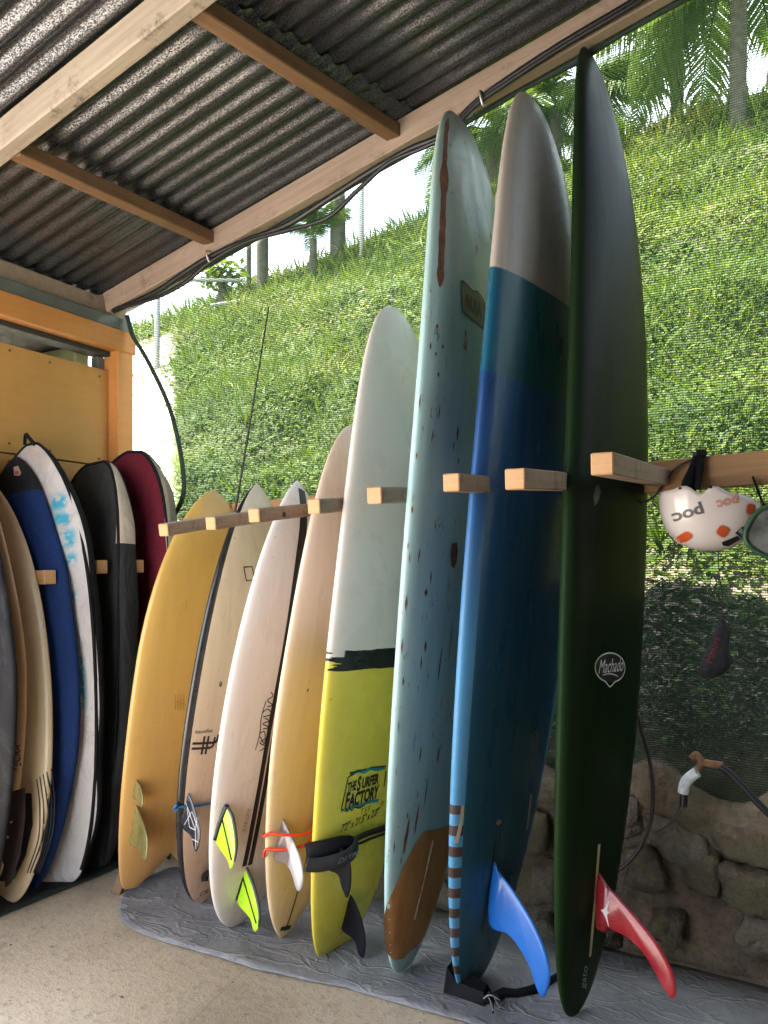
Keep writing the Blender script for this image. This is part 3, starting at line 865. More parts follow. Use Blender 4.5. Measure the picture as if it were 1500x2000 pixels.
def resin(name, stops, rough=0.22, dirt=0.25, coat=0.5, dings=0.0, axis=True, tint=(0.12, 0.08, 0.05), scale=1.0, mott=0.35):
    """glassed board colour along its length (stops in metres), with stains, pinholes and dings"""
    m = NT(name)
    x, y, z = m.sep()
    zmax = max(p for p, c in stops) or 1.0
    if len(stops) > 1:
        zz = m.math('ADD', m.math('DIVIDE', z, zmax), m.math('MULTIPLY', m.math('SUBTRACT', m.noise(3.0, 3), 0.5), 0.02))
        col = m.ramp(zz, [(p / zmax, c) for p, c in stops])
    else: col = m.n('ShaderNodeRGB').outputs[0]; col.default_value = (*stops[0][1], 1)
    streak = m.noise(3.0, 5, 0.65, m.map(scale=(7, 7, 0.7)))
    col = m.mix(m.math('MULTIPLY', m.step(streak, 0.40, 0.75), mott), col, m.mix(0.5, col, tint))
    blot = m.step(m.noise(4.5, 6, 0.7), 0.58, 0.75)
    col = m.mix(m.math('MULTIPLY', blot, dirt), col, tint)
    pin = m.step(m.noise(75 * scale, 2, 0.5), 0.735, 0.76)
    pin = m.math('MULTIPLY', pin, m.step(m.noise(6, 2), 0.45, 0.6))
    col = m.mix(m.math('MULTIPLY', pin, 0.8), col, (0.05, 0.035, 0.025))
    if dings:
        d = m.step(m.noise(9, 5, 0.75, m.map(scale=(2.2, 2.2, 0.6))), 0.70 - 0.06 * dings, 0.72 - 0.06 * dings)
        d = m.math('MULTIPLY', d, m.step(m.noise(2.2, 3, 0.6, m.map(scale=(2, 2, 0.8), loc=(3, 1, 2))), 0.44, 0.52))
        d2 = m.math('MULTIPLY', m.step(m.noise(40, 4, 0.75, m.map(scale=(1.6, 1.6, 0.45))), 0.63, 0.655), m.step(m.noise(3.0, 3, 0.6, m.map(loc=(7, 3, 1))), 0.48, 0.56))
        d = m.math('MAXIMUM', d, d2)
        col = m.mix(m.math('MULTIPLY', d, 0.9), col, m.ramp(m.noise(30, 3), [(0.4, (0.06, 0.04, 0.03)), (0.6, (0.30, 0.13, 0.06))]))
    scr = m.math('MULTIPLY', m.step(m.noise(24, 3, 0.6, m.map(scale=(2.6, 2.6, 0.16), rot=(0, 0.06, 0))), 0.685, 0.71), 0.28)
    col = m.mix(scr, col, m.mix(0.55, col, (0.05, 0.04, 0.03)))
    smear = m.math('MULTIPLY', m.step(m.noise(2.4, 6, 0.8, m.map(scale=(1.6, 1.6, 0.7), loc=(5, 2, 8)), 1.0), 0.50, 0.72), 0.20)
    col = m.mix(smear, col, m.mix(0.35, col, (0.50, 0.47, 0.42)))
    m.set(col, m.ramp(m.noise(5, 5, 0.7, m.map(scale=(3, 3, 0.8))), [(0.3, (rough * 0.75,) * 3), (0.7, (min(1, rough * 1.9),) * 3)]), coat=coat)
    m.b.inputs['Coat Roughness'].default_value = 0.12
    m.bump(m.math('ADD', m.noise(2.5, 2), m.math('MULTIPLY', streak, 0.15)), 0.12, 0.02)
    return m.m
RAILGRP = lambda c0: (lambda c, q: 1 if abs(c) > c0 else 0)
ink = plain('black_ink', (0.012, 0.012, 0.012), 0.4)
inkgrey = plain('grey_ink', (0.20, 0.20, 0.20), 0.4)
BD = 'surfboards standing in the peg rack'

# --- amber swallowtail
B = Board([-2.2165, 2.2687, 0.1072, 0.0895, 0.3053, 1.5768, 0.5555, 0.5292, 2.041, 0.5831, 2.2366, 0.7164], .065, .10, .03, tw=.62, notch=.115)
B.root('surfboard', 'amber swallowtail board with olive fins, at the left end of the rack', group=BD)
B.body('hull', resin('amber_resin', [(0, (0.56, 0.30, 0.100)), (0.55, (0.56, 0.325, 0.085)), (1.57, (0.56, 0.365, 0.085))], 0.3, 0.16, 0.35))
olive = NT('olive_fibreglass'); olive.set(olive.ramp(olive.noise(30, 3), [(0.3, (0.13, 0.115, 0.035)), (0.7, (0.20, 0.175, 0.06))]), 0.18, coat=0.6)
for side in (1, -1):
    B.fin('fin', side * 0.198, [(0.030, 0.330), (0.075, 0.322), (0.131, 0.293), (0.175, 0.255), (0.188, 0.201), (0.179, 0.179), (0.12, 0.199), (0.024, 0.194)], 0.009, olive.m, cant=side * 0.06)
    B.fin('fin', side * 0.215, [(0.028, 0.435), (0.060, 0.433), (0.097, 0.421), (0.123, 0.39), (0.125, 0.357), (0.081, 0.365), (0.028, 0.371)], 0.008, olive.m, cant=side * 0.06)
emb = NT('embossed_amber'); emb.set((0.42, 0.245, 0.06), 0.4)
B.ribbons('logo', [[(0.088 + dx, 0.731 - 0.03), (0.098 + dx, 0.731 + 0.03)] for dx in (-0.018, -0.006, 0.006, 0.018)] + [[(0.064, 0.72), (0.112, 0.735)]], 0.004, emb.m, n=0)

# --- cream board with black rails
B = Board([-1.9678, 2.1898, 0.1181, 0.1053, 0.1319, 1.5853, 0.5132, 0.4972, 2.2709, 0.6137, 2.3739, 0.7293], .065, .11, .05)
B.root('surfboard', 'cream board with a wide black rail band all round its edge', group=BD)
carbon = plain('black_carbon_rail', (0.016, 0.016, 0.018), 0.3, 0.4, 18, bump=0.1, bscale=200, coat=0.4)
B.body('hull', [resin('cream_resin', [(0, (0.58, 0.37, 0.25)), (0.45, (0.66, 0.46, 0.31)), (0.9, (0.68, 0.55, 0.36)), (1.58, (0.68, 0.60, 0.42))], 0.25, 0.12, 0.5), carbon], rail=lambda c, q: 1 if abs(c) > 0.86 else 0)
B.text('lettering', 'futureflex', 0.020, 0.188, 0.672, ink, rot=R(4), sx=0.9)
B.ribbons('logo', [[(0.150, 0.612), (0.225, 0.612)], [(0.150, 0.630), (0.225, 0.630)], [(0.150, 0.612), (0.140, 0.618), (0.137, 0.632), (0.137, 0.650)], [(0.150, 0.630), (0.128, 0.632), (0.124, 0.645), (0.124, 0.658)], [(0.165, 0.590), (0.165, 0.655)], [(0.182, 0.590), (0.182, 0.655)]], 0.0085, ink, n=3)
B.ribbons('logo', [[(0.100, 1.262), (0.060, 1.268), (0.045, 1.222), (0.085, 1.214), (0.100, 1.262)], [(0.054, 1.240), (0.020, 1.250), (0.020, 1.215)], [(0.034, 1.224), (0.038, 1.172), (0.012, 1.158), (-0.02, 1.162)]], 0.0055, ink, n=0)
ding = NT('dark_repair'); ding.set(ding.ramp(ding.noise(60, 3), [(0.4, (0.04, 0.04, 0.03)), (0.6, (0.35, 0.28, 0.18))]), 0.6)
B.patch('ding', [(0.158, 0.846), (0.150, 0.851), (0.143, 0.842), (0.146, 0.829), (0.156, 0.832)], ding.m, 0.001)
navyfin = plain('dark_navy_fin', (0.018, 0.022, 0.034), 0.25, coat=0.5)
white_ink = plain('white_ink', (0.75, 0.75, 0.75), 0.4)
f = B.fin('fin', 0.2, [(0.045, 0.450), (0.072, 0.448), (0.123, 0.391), (0.152, 0.348), (0.155, 0.296), (0.14, 0.277), (0.111, 0.317), (0.045, 0.342)], 0.007, navyfin)
def fin_lines(board, x, lines, m, parent, w=0.0014):
    VV, FF = [], []
    for (a, b) in lines:
        a2, b2 = Vector((x, *a)), Vector((x, *b))
        V, F = tube_vf([a2, b2], w, 5); k = len(VV); VV += V; FF += [tuple(q + k for q in ff) for ff in F]
    return mesh('web_print', VV, FF, m, parent)
for sx_ in (0.2036, 0.1964):
    fin_lines(B, sx_, [((0.050, 0.430), (0.130, 0.345)), ((0.130, 0.345), (0.146, 0.285)), ((0.070, 0.345), (0.098, 0.400)), ((0.098, 0.400), (0.148, 0.348)), ((0.098, 0.346), (0.130, 0.345)), ((0.130, 0.345), (0.128, 0.388)), ((0.120, 0.312), (0.154, 0.312)), ((0.098, 0.346), (0.070, 0.405))], white_ink, f)
B.fin('fin', -0.2, [(0.045, 0.450), (0.072, 0.448), (0.123, 0.391), (0.152, 0.348), (0.155, 0.296), (0.14, 0.277), (0.111, 0.317), (0.045, 0.342)], 0.007, navyfin)
B.fin('fin', 0.0, [(0.035, 0.235), (0.06, 0.232), (0.112, 0.175), (0.135, 0.120), (0.135, 0.085), (0.12, 0.062), (0.095, 0.105), (0.035, 0.128)], 0.007, navyfin)
B.text('lettering', 'CR', 0.03, 0.012, 0.046, ink, rot=R(10), shear=0.3)
BLACKRAIL = B

# --- white board with green fins
B = Board([-1.7396, 2.1062, 0.1189, 0.1214, 0.1436, 1.5855, 0.5331, 0.5008, 2.1121, 0.5486, 2.1958, 0.7803], .065, .11, .05)
B.root('surfboard', 'white board with neon green fins and a long black centre stripe', group=BD)
B.body('hull', resin('white_resin', [(0, (0.78, 0.71, 0.63)), (0.35, (0.80, 0.71, 0.66)), (0.9, (0.82, 0.75, 0.73)), (1.58, (0.80, 0.79, 0.78))], 0.22, 0.08, 0.55, tint=(0.45, 0.34, 0.27), mott=0.2))
stripe = plain('black_stringer_tape', (0.014, 0.011, 0.010), 0.35)
B.ribbon('stripe', [(0.042 - 0.010, 0.238), (0.046, 0.49), (0.049, 0.80), (0.030, 1.20), (-0.006, 1.44), (-0.014, 1.553)], 0.020, stripe)
B.ribbon('stripe', [(0.042 + 0.016, 0.238), (0.072, 0.49), (0.075, 0.80), (0.052, 1.20), (0.012, 1.44), (0.000, 1.556)], 0.020, stripe)
scr = [[(0.105, 0.640), (0.080, 0.655), (0.110, 0.668), (0.085, 0.684)], [(0.115, 0.690), (0.088, 0.665), (0.098, 0.705), (0.120, 0.700)], [(0.108, 0.715), (0.082, 0.720), (0.112, 0.733), (0.086, 0.742), (0.108, 0.752)], [(0.118, 0.756), (0.080, 0.765), (0.102, 0.782), (0.122, 0.770)], [(0.105, 0.790), (0.084, 0.797), (0.110, 0.812), (0.088, 0.826), (0.100, 0.84)], [(0.125, 0.645), (0.118, 0.70), (0.124, 0.75), (0.116, 0.81)]]
B.ribbons('logo', scr, 0.0038, ink, n=5)
B.text('lettering', 'XTR LITE', 0.020, 0.100, 0.405, inkgrey, rot=R(90))
neon = plain('neon_green_fin', (0.46, 0.80, 0.02), 0.3, coat=0.4)
wf1 = [(0.045, 0.460), (0.080, 0.463), (0.112, 0.437), (0.147, 0.366), (0.151, 0.311), (0.139, 0.284), (0.116, 0.307), (0.045, 0.353)]
wf2 = [(0.028, 0.233), (0.048, 0.233), (0.098, 0.187), (0.145, 0.118), (0.153, 0.067), (0.136, 0.047), (0.108, 0.079), (0.026, 0.118)]
for x, ol in ((0.205, wf1), (-0.205, wf1), (0.043, wf2)):
    f = B.fin('fin', x, ol, 0.007, neon)
    fin_lines(B, x + 0.0042, [((ol[0][0] + 0.02, (ol[0][1] + ol[-1][1]) / 2 + 0.02), (ol[4][0] - 0.01, ol[5][1] + 0.03))], ink, f, 0.0026)
    fin_lines(B, x - 0.0042, [((ol[0][0] + 0.02, (ol[0][1] + ol[-1][1]) / 2 + 0.02), (ol[4][0] - 0.01, ol[5][1] + 0.03))], ink, f, 0.0026)
    base = [Vector((x, ol[-1][0] + 0.004, ol[-1][1] - 0.004)), Vector((x, (ol[-1][0] + ol[0][0]) / 2 + 0.012, (ol[-1][1] + ol[0][1]) / 2)), Vector((x, ol[1][0] - 0.004, ol[1][1] + 0.006))]
    tube('fin_base', base, [0.010, 0.012, 0.008], M['blackgloss'], f, 8, n=4)
    tube('dark_edge', [Vector((x, *ol[1])), Vector((x, *ol[2])), Vector((x, *ol[3])), Vector((x, *ol[4]))], [0.005, 0.0058, 0.0055, 0.003], plain('dark_green_fin_edge', (0.05, 0.06, 0.05), 0.4), f, 6, n=4)

# --- pale tan board
B = Board([-1.5441, 2.1206, 0.1126, 0.1263, 0.1334, 1.779, 0.5397, 0.5206, 2.0641, 0.6956, 2.5175, 0.5886], .065, .10, .05)
B.root('surfboard', 'pale tan board with thin dark stringer and a clear grey fin', group=BD)
B.body('hull', resin('tan_resin', [(0, (0.74, 0.55, 0.32)), (0.55, (0.76, 0.55, 0.31)), (0.95, (0.76, 0.57, 0.37)), (1.2, (0.76, 0.60, 0.48)), (1.78, (0.68, 0.54, 0.42))], 0.3, 0.14, 0.45))
B.ribbon('stringer', [(0.006, 0.03), (0.012, 0.3), (0.030, 0.9), (0.040, 1.4), (0.02, 1.70)], 0.0035, plain('brown_stringer', (0.16, 0.09, 0.045), 0.5))
B.ribbon('stringer', [(0.006, 0.03), (0.008, 0.10), (0.010, 0.20)], 0.006, ink)
B.patch('leash_plug', [(0.034, 0.052), (-0.016, 0.046), (-0.016, 0.030), (0.034, 0.036)], ink)
B.patch('ding', [(0.172, 0.862), (0.166, 0.862), (0.167, 0.850), (0.172, 0.853)], ding.m)
clear = NT('clear_grey_fin')
xx, yy, zz = clear.sep()
clear.set(clear.ramp(clear.step(yy, 0.10, 0.15), [(0.25, (0.16, 0.12, 0.11)), (0.45, (0.40, 0.39, 0.40))]), 0.15, coat=0.6)
tf = [(0.045, 0.441), (0.064, 0.439), (0.115, 0.393), (0.161, 0.344), (0.183, 0.296), (0.181, 0.259), (0.165, 0.251), (0.143, 0.282), (0.107, 0.31), (0.045, 0.315)]
for s_ in (1, -1): B.fin('fin', s_ * 0.165, tf, 0.008, clear.m)
TAN = B

# --- white, black and yellow long board
B = Board([-1.3491, 2.1529, 0.1024, 0.051, 0.1368, 2.1302, 0.5529, 0.53, 2.0558, 0.6557, 2.5779, 0.5038], .072, .11, .05, tw=.3)
B.root('surfboard', 'long board with yellow tail half, black band and grey white nose half', group=BD)
ym = NT('yellow_black_white_paint')
x, y, z = ym.sep()
wob = ym.math('MULTIPLY', ym.math('SUBTRACT', ym.noise(40, 3, 0.6, ym.map(scale=(0.15, 0.3, 1))), 0.5), 0.02)
edge = ym.step(ym.math('ABSOLUTE', x), 0.215, 0.255)
brush = ym.math('MULTIPLY', edge, ym.math('MULTIPLY', ym.math('SUBTRACT', ym.noise(60, 2, 0.5, ym.map(scale=(0.1, 0.1, 1))), 0.5), 0.12))
inb = ym.math('MULTIPLY', ym.math('GREATER_THAN', ym.math('ADD', z, wob), 0.945), ym.math('LESS_THAN', ym.math('ADD', z, wob), 1.008))
gap = ym.math('MULTIPLY', ym.step(x, 0.222, 0.228), ym.math('GREATER_THAN', ym.noise(55, 2, 0.5, ym.map(scale=(0.08, 0.08, 1))), 0.47))
inb = ym.math('MULTIPLY', inb, ym.math('SUBTRACT', 1.0, gap))
colw = ym.ramp(ym.noise(2.2, 4), [(0.3, (0.62, 0.56, 0.52)), (0.7, (0.70, 0.645, 0.60))])
coly = ym.ramp(ym.noise(2.2, 4), [(0.3, (0.63, 0.52, 0.060)), (0.7, (0.70, 0.585, 0.085))])
col = ym.mix(ym.math('GREATER_THAN', z, 0.972), coly, colw)
pin = ym.math('MULTIPLY', ym.step(ym.noise(85, 2), 0.73, 0.75), ym.step(ym.noise(5, 2), 0.5, 0.6))
col = ym.mix(ym.math('MULTIPLY', pin, 0.8), col, (0.09, 0.07, 0.03))
dirt_ = ym.math('MULTIPLY', ym.step(ym.noise(4, 6, 0.75), 0.56, 0.75), 0.22)
col = ym.mix(dirt_, col, (0.20, 0.17, 0.08))
col = ym.mix(inb, col, (0.008, 0.008, 0.008))
ym.b.inputs['IOR'].default_value = 1.35
ym.set(col, ym.ramp(ym.noise(6, 4), [(0.3, (0.22,) * 3), (0.7, (0.36,) * 3)]), coat=0.1)
B.body('hull', ym.m)
B.text('lettering', 'THE', 0.036, 0.113, 0.575, ink, rot=R(2), sx=0.62, sy=1.15, bold=0.0014)
B.text('lettering', 'S', 0.056, 0.079, 0.577, ink, rot=R(2), sx=0.66, sy=1.15, bold=0.0020)
B.text('lettering', 'URFER', 0.038, 0.021, 0.577, ink, rot=R(2), sx=0.78, sy=1.2, bold=0.0018)
B.text('lettering', 'F', 0.062, 0.124, 0.530, ink, rot=R(2), sx=0.66, sy=1.15, bold=0.0024)
B.text('lettering', 'ACTORY', 0.048, 0.041, 0.530, ink, rot=R(2), sx=0.76, sy=1.22, bold=0.0022)
B.ribbons('logo_frame', [[(0.138, 0.610), (0.146, 0.507)], [(-0.060, 0.598), (-0.062, 0.545)], [(0.138, 0.610), (0.11, 0.616)], [(0.146, 0.507), (0.134, 0.505)], [(0.134, 0.622), (0.05, 0.622)], [(0.03, 0.624), (-0.05, 0.616)]], 0.005, ink, n=0)
teal = plain('teal_ink', (0.02, 0.22, 0.25), 0.4)
B.ribbons('logo_wave', [[(0.130, 0.616), (0.09, 0.622), (0.06, 0.614), (0.03, 0.620), (-0.01, 0.611), (-0.055, 0.612)], [(0.130, 0.502), (0.09, 0.508), (0.05, 0.504), (0.01, 0.507), (-0.045, 0.501)]], 0.011, teal, n=5, off=0.0008)
B.ribbons('logo_wave', [[(0.128, 0.512), (0.118, 0.497), (0.108, 0.506), (0.096, 0.496), (0.082, 0.504), (0.06, 0.497), (0.03, 0.501)]], 0.004, ink, n=5, off=0.0016)
red_ink = plain('dark_red_ink', (0.20, 0.05, 0.03), 0.5)
B.text('lettering', 'T S F', 0.026, 0.024, 0.482, red_ink, rot=R(3), shear=0.2, sx=0.9)
B.text('lettering', "7'2\" x 21.5\" x 2.8\"", 0.036, 0.040, 0.452, ink, rot=R(6), shear=0.3, sx=0.72, bold=0.0004)
B.ribbon('registered_mark', [(-0.068 + 0.007 * math.cos(k * 0.785), 0.488 + 0.007 * math.sin(k * 0.785)) for k in range(8)], 0.0025, red_ink, n=2, closed=True)
B.text('registered_mark', 'R', 0.010, -0.068, 0.488, red_ink)
smoke = plain('smoky_black_fin', (0.010, 0.010, 0.013), 0.55)
smoke.node_tree.nodes['Principled BSDF'].inputs['Specular IOR Level'].default_value = 0.08
t1 = [(0.035, 0.402), (0.071, 0.405), (0.114, 0.395), (0.139, 0.364), (0.149, 0.30), (0.139, 0.262), (0.116, 0.286), (0.095, 0.318), (0.035, 0.325)]
t2 = [(0.010, 0.195), (0.042, 0.195), (0.087, 0.15), (0.119, 0.087), (0.124, 0.027), (0.104, 0.018), (0.079, 0.058), (0.012, 0.081)]
B.fin('fin', 0.16, t1, 0.008, smoke); B.fin('fin', -0.16, t1, 0.008, smoke); B.fin('fin', 0.01, t2, 0.009, smoke)
TSF = B

# --- battered pale blue longboard
B = Board([-1.0874, 2.1307, 0.0699, 0.0446, 0.0798, 2.6853, 0.5936, 0.5741, 2.1453, 0.4676, 2.3809, 0.4044], .078, .11, .06)
B.root('surfboard', 'battered pale blue longboard with bare orange foam at its tail', group=BD)
B.body('hull', resin('pale_blue_paint', [(0, (0.40, 0.60, 0.60)), (1.3, (0.39, 0.60, 0.62)), (2.2, (0.37, 0.55, 0.54)), (2.55, (0.36, 0.48, 0.42)), (2.68, (0.16, 0.20, 0.17))], 0.34, 0.22, 0.25, dings=1.25, tint=(0.11, 0.13, 0.11), scale=0.5))
foam = NT('orange_bare_foam')
a = foam.noise(12, 5, 0.65, foam.map(scale=(1, 1, 0.5))); b = foam.noise(70, 3)
foam.set(foam.mix(foam.math('MULTIPLY', b, 0.3), foam.ramp(a, [(0.3, (0.44, 0.18, 0.045)), (0.55, (0.58, 0.27, 0.075)), (0.75, (0.66, 0.36, 0.13))]), (0.10, 0.04, 0.015)), 0.7)
foam.bump(a, 0.4, 0.01)
ol = [(0.060, 0.470), (0.075, 0.468), (0.108, 0.440), (0.150, 0.385), (0.180, 0.300), (0.180, 0.235), (0.160, 0.170), (0.135, 0.115), (0.100, 0.080), (0.060, 0.066), (0.035, 0.060), (0.010, 0.075), (-0.010, 0.072), (-0.040, 0.068), (-0.075, 0.090), (-0.110, 0.150), (-0.140, 0.240), (-0.150, 0.330), (-0.140, 0.400), (-0.118, 0.440), (-0.090, 0.446), (-0.06, 0.452), (-0.02, 0.455), (0.02, 0.462)]
B.patch('bare_foam', ol, foam.m, 0.0015, 0.015)
ridge = NT('broken_white_foam'); ridge.set(ridge.ramp(ridge.noise(40, 4), [(0.35, (0.30, 0.17, 0.10)), (0.6, (0.50, 0.36, 0.25)), (0.8, (0.62, 0.55, 0.48))]), 0.8); ridge.bump(ridge.noise(60, 4), 0.6, 0.004)
rp = [B.at(x_, z_, 0.001) for x_, z_ in ((-0.002, 0.425), (0.004, 0.38), (0.008, 0.33), (0.014, 0.28), (0.022, 0.23), (0.026, 0.185))]
tube('glue_ridge', rp, [0.004, 0.006, 0.006, 0.007, 0.009, 0.010] if False else 0.007, ridge.m, B.o, 8, flat=0.5)
B.ribbon('crack', [(0.028, 0.185), (0.030, 0.15), (0.036, 0.11), (0.038, 0.065)], 0.006, plain('dark_split', (0.05, 0.025, 0.012), 0.9))
rust = NT('rust_brown_repair'); rust.set(rust.ramp(rust.noise(30, 4, 0.7), [(0.35, (0.12, 0.045, 0.022)), (0.6, (0.24, 0.09, 0.04)), (0.8, (0.33, 0.17, 0.10))]), 0.7); rust.bump(rust.noise(50, 4), 0.6, 0.006)
def near_rail(bd, zs, frac, wd, seed=0):
    V, F = [], []
    N = len(zs)
    for i, z_ in enumerate(zs):
        t = z_ / bd.L; w_ = bd.halfw(t)
        e = wd * (0.55 + 0.9 * abs(mnoise.noise(Vector((z_ * 9, seed, 0))))) * min(1, i / 4 + .15, (N - 1 - i) / 4 + .15)
        for k in range(5):
            f_ = frac + (k - 2) * e + 0.02 * mnoise.noise(Vector((z_ * 14, 5 + seed, 0)))
            # frac is the ring angle on the near rail
            p = bd.ring(t, f_)
            c0 = Vector((0, bd.rock(t), z_)); d = (p - c0).normalized()
            V.append(p + d * 0.0015)
    for i in range(N - 1):
        for k in range(4): F.append((i * 5 + k, i * 5 + k + 1, (i + 1) * 5 + k + 1, (i + 1) * 5 + k))
    return V, F
V, F = near_rail(B, np.linspace(2.05, 2.62, 50), 0.62, 0.085)
mesh('rail_repair', V, F, rust.m, B.o, recalc=False)
crs = random.Random(17)
for k in range(26):
    z0 = crs.uniform(0.35, 2.0); l_ = crs.uniform(0.010, 0.045); a0 = crs.uniform(0.15, 1.0)
    V, F = near_rail(B, np.linspace(z0, z0 + l_, 8), a0, crs.uniform(0.012, 0.03), k)
    mesh('rail_chip', V, F, rust.m, B.o, recalc=False)
dam = [(0.098, 1.335), (0.070, 1.340), (0.058, 1.318), (0.060, 1.285), (0.072, 1.262), (0.090, 1.270), (0.100, 1.300)]
B.patch('ding', dam, rust.m, 0.0012, 0.012)
for x0, z0, w0, h0 in ((0.118, 1.66, 0.012, 0.05), (0.135, 1.62, 0.006, 0.03), (0.10, 1.58, 0.008, 0.02), (0.10, 0.98, 0.006, 0.11), (0.05, 1.05, 0.005, 0.14), (0.15, 0.72, 0.008, 0.05), (0.12, 0.52, 0.010, 0.10), (0.09, 0.60, 0.005, 0.10), (0.045, 0.70, 0.012, 0.05), (0.16, 0.48, 0.014, 0.12)):
    B.patch('ding', [(x0, z0 + h0 / 2), (x0 - w0 * 0.5, z0 + h0 * 0.1), (x0 - w0 * 0.35, z0 - h0 * 0.4), (x0 + w0 * 0.1, z0 - h0 / 2), (x0 + w0 * 0.55, z0 - h0 * 0.1), (x0 + w0 * 0.3, z0 + h0 * 0.3)], rust.m if w0 > 0.007 else plain('dark_scratch', (0.045, 0.04, 0.035), 0.8), 0.0012, 0.012)
sticker = plain('olive_sticker_ground', (0.17, 0.15, 0.075), 0.45)
lg = B.patch('logo_sticker', [(0.132, 2.098), (0.12, 2.106), (0.06, 2.098), (0.03, 2.106), (-0.02, 2.085), (-0.02, 2.012), (0.02, 2.010), (0.11, 2.015), (0.128, 2.026)], sticker, 0.0010)
B.ribbon('logo_border', [(0.132, 2.095), (0.12, 2.106), (0.06, 2.098), (0.03, 2.106), (-0.02, 2.085), (-0.02, 2.012), (0.02, 2.010), (0.11, 2.015), (0.126, 2.026)], 0.006, ink, n=3, closed=True, off=0.0016, parent=lg)
B.text('lettering', 'NUSA', 0.062, 0.055, 2.052, ink, rot=R(0), sx=0.62, bold=0.002, off=0.0018, parent=lg)
PBLUE = B

# --- white-nosed blue longboard
B = Board([-0.8759, 2.1615, 0.062, 0.0676, 0.2534, 2.7591, 0.5612, 0.5327, 2.2647, 0.636, 2.1501, 0.4496], .078, .11, .06, tw=.15)
B.root('surfboard', 'dark blue longboard with pale nose and a big bright blue fin', group=BD)
def blue_mat(name, deep, rail=False):
    m = NT(name)
    x, y, z = m.sep()
    zz = m.math('ADD', z, m.math('MULTIPLY', m.math('SUBTRACT', m.noise(5, 2), 0.5), 0.008))
    if rail: c = m.ramp(m.math('DIVIDE', z, 2.8), [(0.0, (0.10, 0.32, 0.52)), (0.35, (0.085, 0.28, 0.52)), (0.52, (0.022, 0.090, 0.27)), (0.62, (0.014, 0.055, 0.18))])
    else: c = m.ramp(m.math('DIVIDE', z, 2.8), [(0.0, (0.030, 0.115, 0.155)), (0.30, (0.026, 0.108, 0.175)), (0.42, (0.018, 0.092, 0.215)), (0.55, (0.014, 0.080, 0.220)), (0.63, (0.014, 0.080, 0.220))])
    c = m.mix(m.step(zz, 1.790, 1.800), c, (0.014, 0.10, 0.135) if not rail else (0.012, 0.095, 0.165))
    c = m.mix(m.step(zz, 2.098, 2.102), c, (0.38, 0.36, 0.33) if not rail else (0.46, 0.40, 0.35))
    if rail:
        st = m.math('MULTIPLY', m.math('LESS_THAN', m.math('FRACT', m.math('DIVIDE', z, 0.062)), 0.48), m.math('LESS_THAN', z, 0.585))
        c = m.mix(st, c, (0.075, 0.050, 0.045))
    s1 = m.noise(3.0, 5, 0.65, m.map(scale=(8, 8, 0.7)))
    c = m.mix(m.math('MULTIPLY', m.step(s1, 0.48, 0.8), 0.35), c, m.mix(0.75, c, (0.20, 0.22, 0.24)))
    scr_ = m.math('MULTIPLY', m.step(m.noise(26, 3, 0.6, m.map(scale=(3, 3, 0.25))), 0.70, 0.74), 0.35)
    c = m.mix(scr_, c, (0.30, 0.32, 0.34))
    ch = m.math('MULTIPLY', m.step(m.noise(24, 4, 0.7), 0.70, 0.72), m.step(m.noise(2.5, 2), 0.52, 0.6))
    c = m.mix(m.math('MULTIPLY', ch, 0.8), c, (0.5, 0.5, 0.5) if rail else (0.08, 0.09, 0.10))
    m.set(c, m.ramp(m.noise(4, 5, 0.7, m.map(scale=(3, 3, 0.8))), [(0.3, (0.22,) * 3), (0.7, (0.42,) * 3)]), coat=0.1)
    m.b.inputs['IOR'].default_value = 1.3
    m.bump(s1, 0.08, 0.01)
    return m.m
B.body('hull', [blue_mat('blue_longboard_bottom', 0), blue_mat('blue_longboard_rail', 0, True)], rail=lambda c, q: 1 if abs(c) > 0.80 else 0)
bluefin = NT('bright_blue_fin'); xb, yb, zb = bluefin.sep()
bluefin.set(bluefin.ramp(bluefin.noise(9, 3), [(0.3, (0.012, 0.130, 0.50)), (0.7, (0.016, 0.165, 0.60))]), 0.3, coat=0.4)
B.fin('fin', 0.023, [(0.060, 0.384), (0.085, 0.366), (0.135, 0.333), (0.206, 0.27), (0.252, 0.21), (0.275, 0.148), (0.264, 0.085), (0.246, 0.082), (0.218, 0.132), (0.172, 0.180), (0.125, 0.206), (0.060, 0.214)], 0.011, bluefin.m)
B.ribbon('fin_box', [(0.034, 0.455), (0.022, 0.178)], 0.010, ink)
tape = plain('yellowed_tape_edge', (0.48, 0.42, 0.30), 0.6)
B.ribbon('side_fin_plug', [(0.204, 0.585), (0.200, 0.540), (0.203, 0.476)], 0.011, tape, n=3)
B.ribbon('side_fin_plug', [(-0.136, 0.570), (-0.142, 0.500), (-0.146, 0.455)], 0.011, tape, n=3)
B.patch('worn_sticker', [(0.046, 0.512), (0.036, 0.520), (0.020, 0.516), (0.018, 0.506), (0.034, 0.501)], plain('pinkish_worn_sticker', (0.42, 0.32, 0.30), 0.6), 0.0012, 0.01)
B.ribbon('logo', [(-0.112 + 0.018 * math.cos(k * 0.785), 0.736 + 0.030 * math.sin(k * 0.785)) for k in range(8)], 0.005, inkgrey, n=3, closed=True)
B.text('lettering', 'S', 0.04, -0.112, 0.736, inkgrey)
B.text('lettering', '9.2', 0.030, -0.118, 0.668, inkgrey, rot=R(90))
BLUE = B

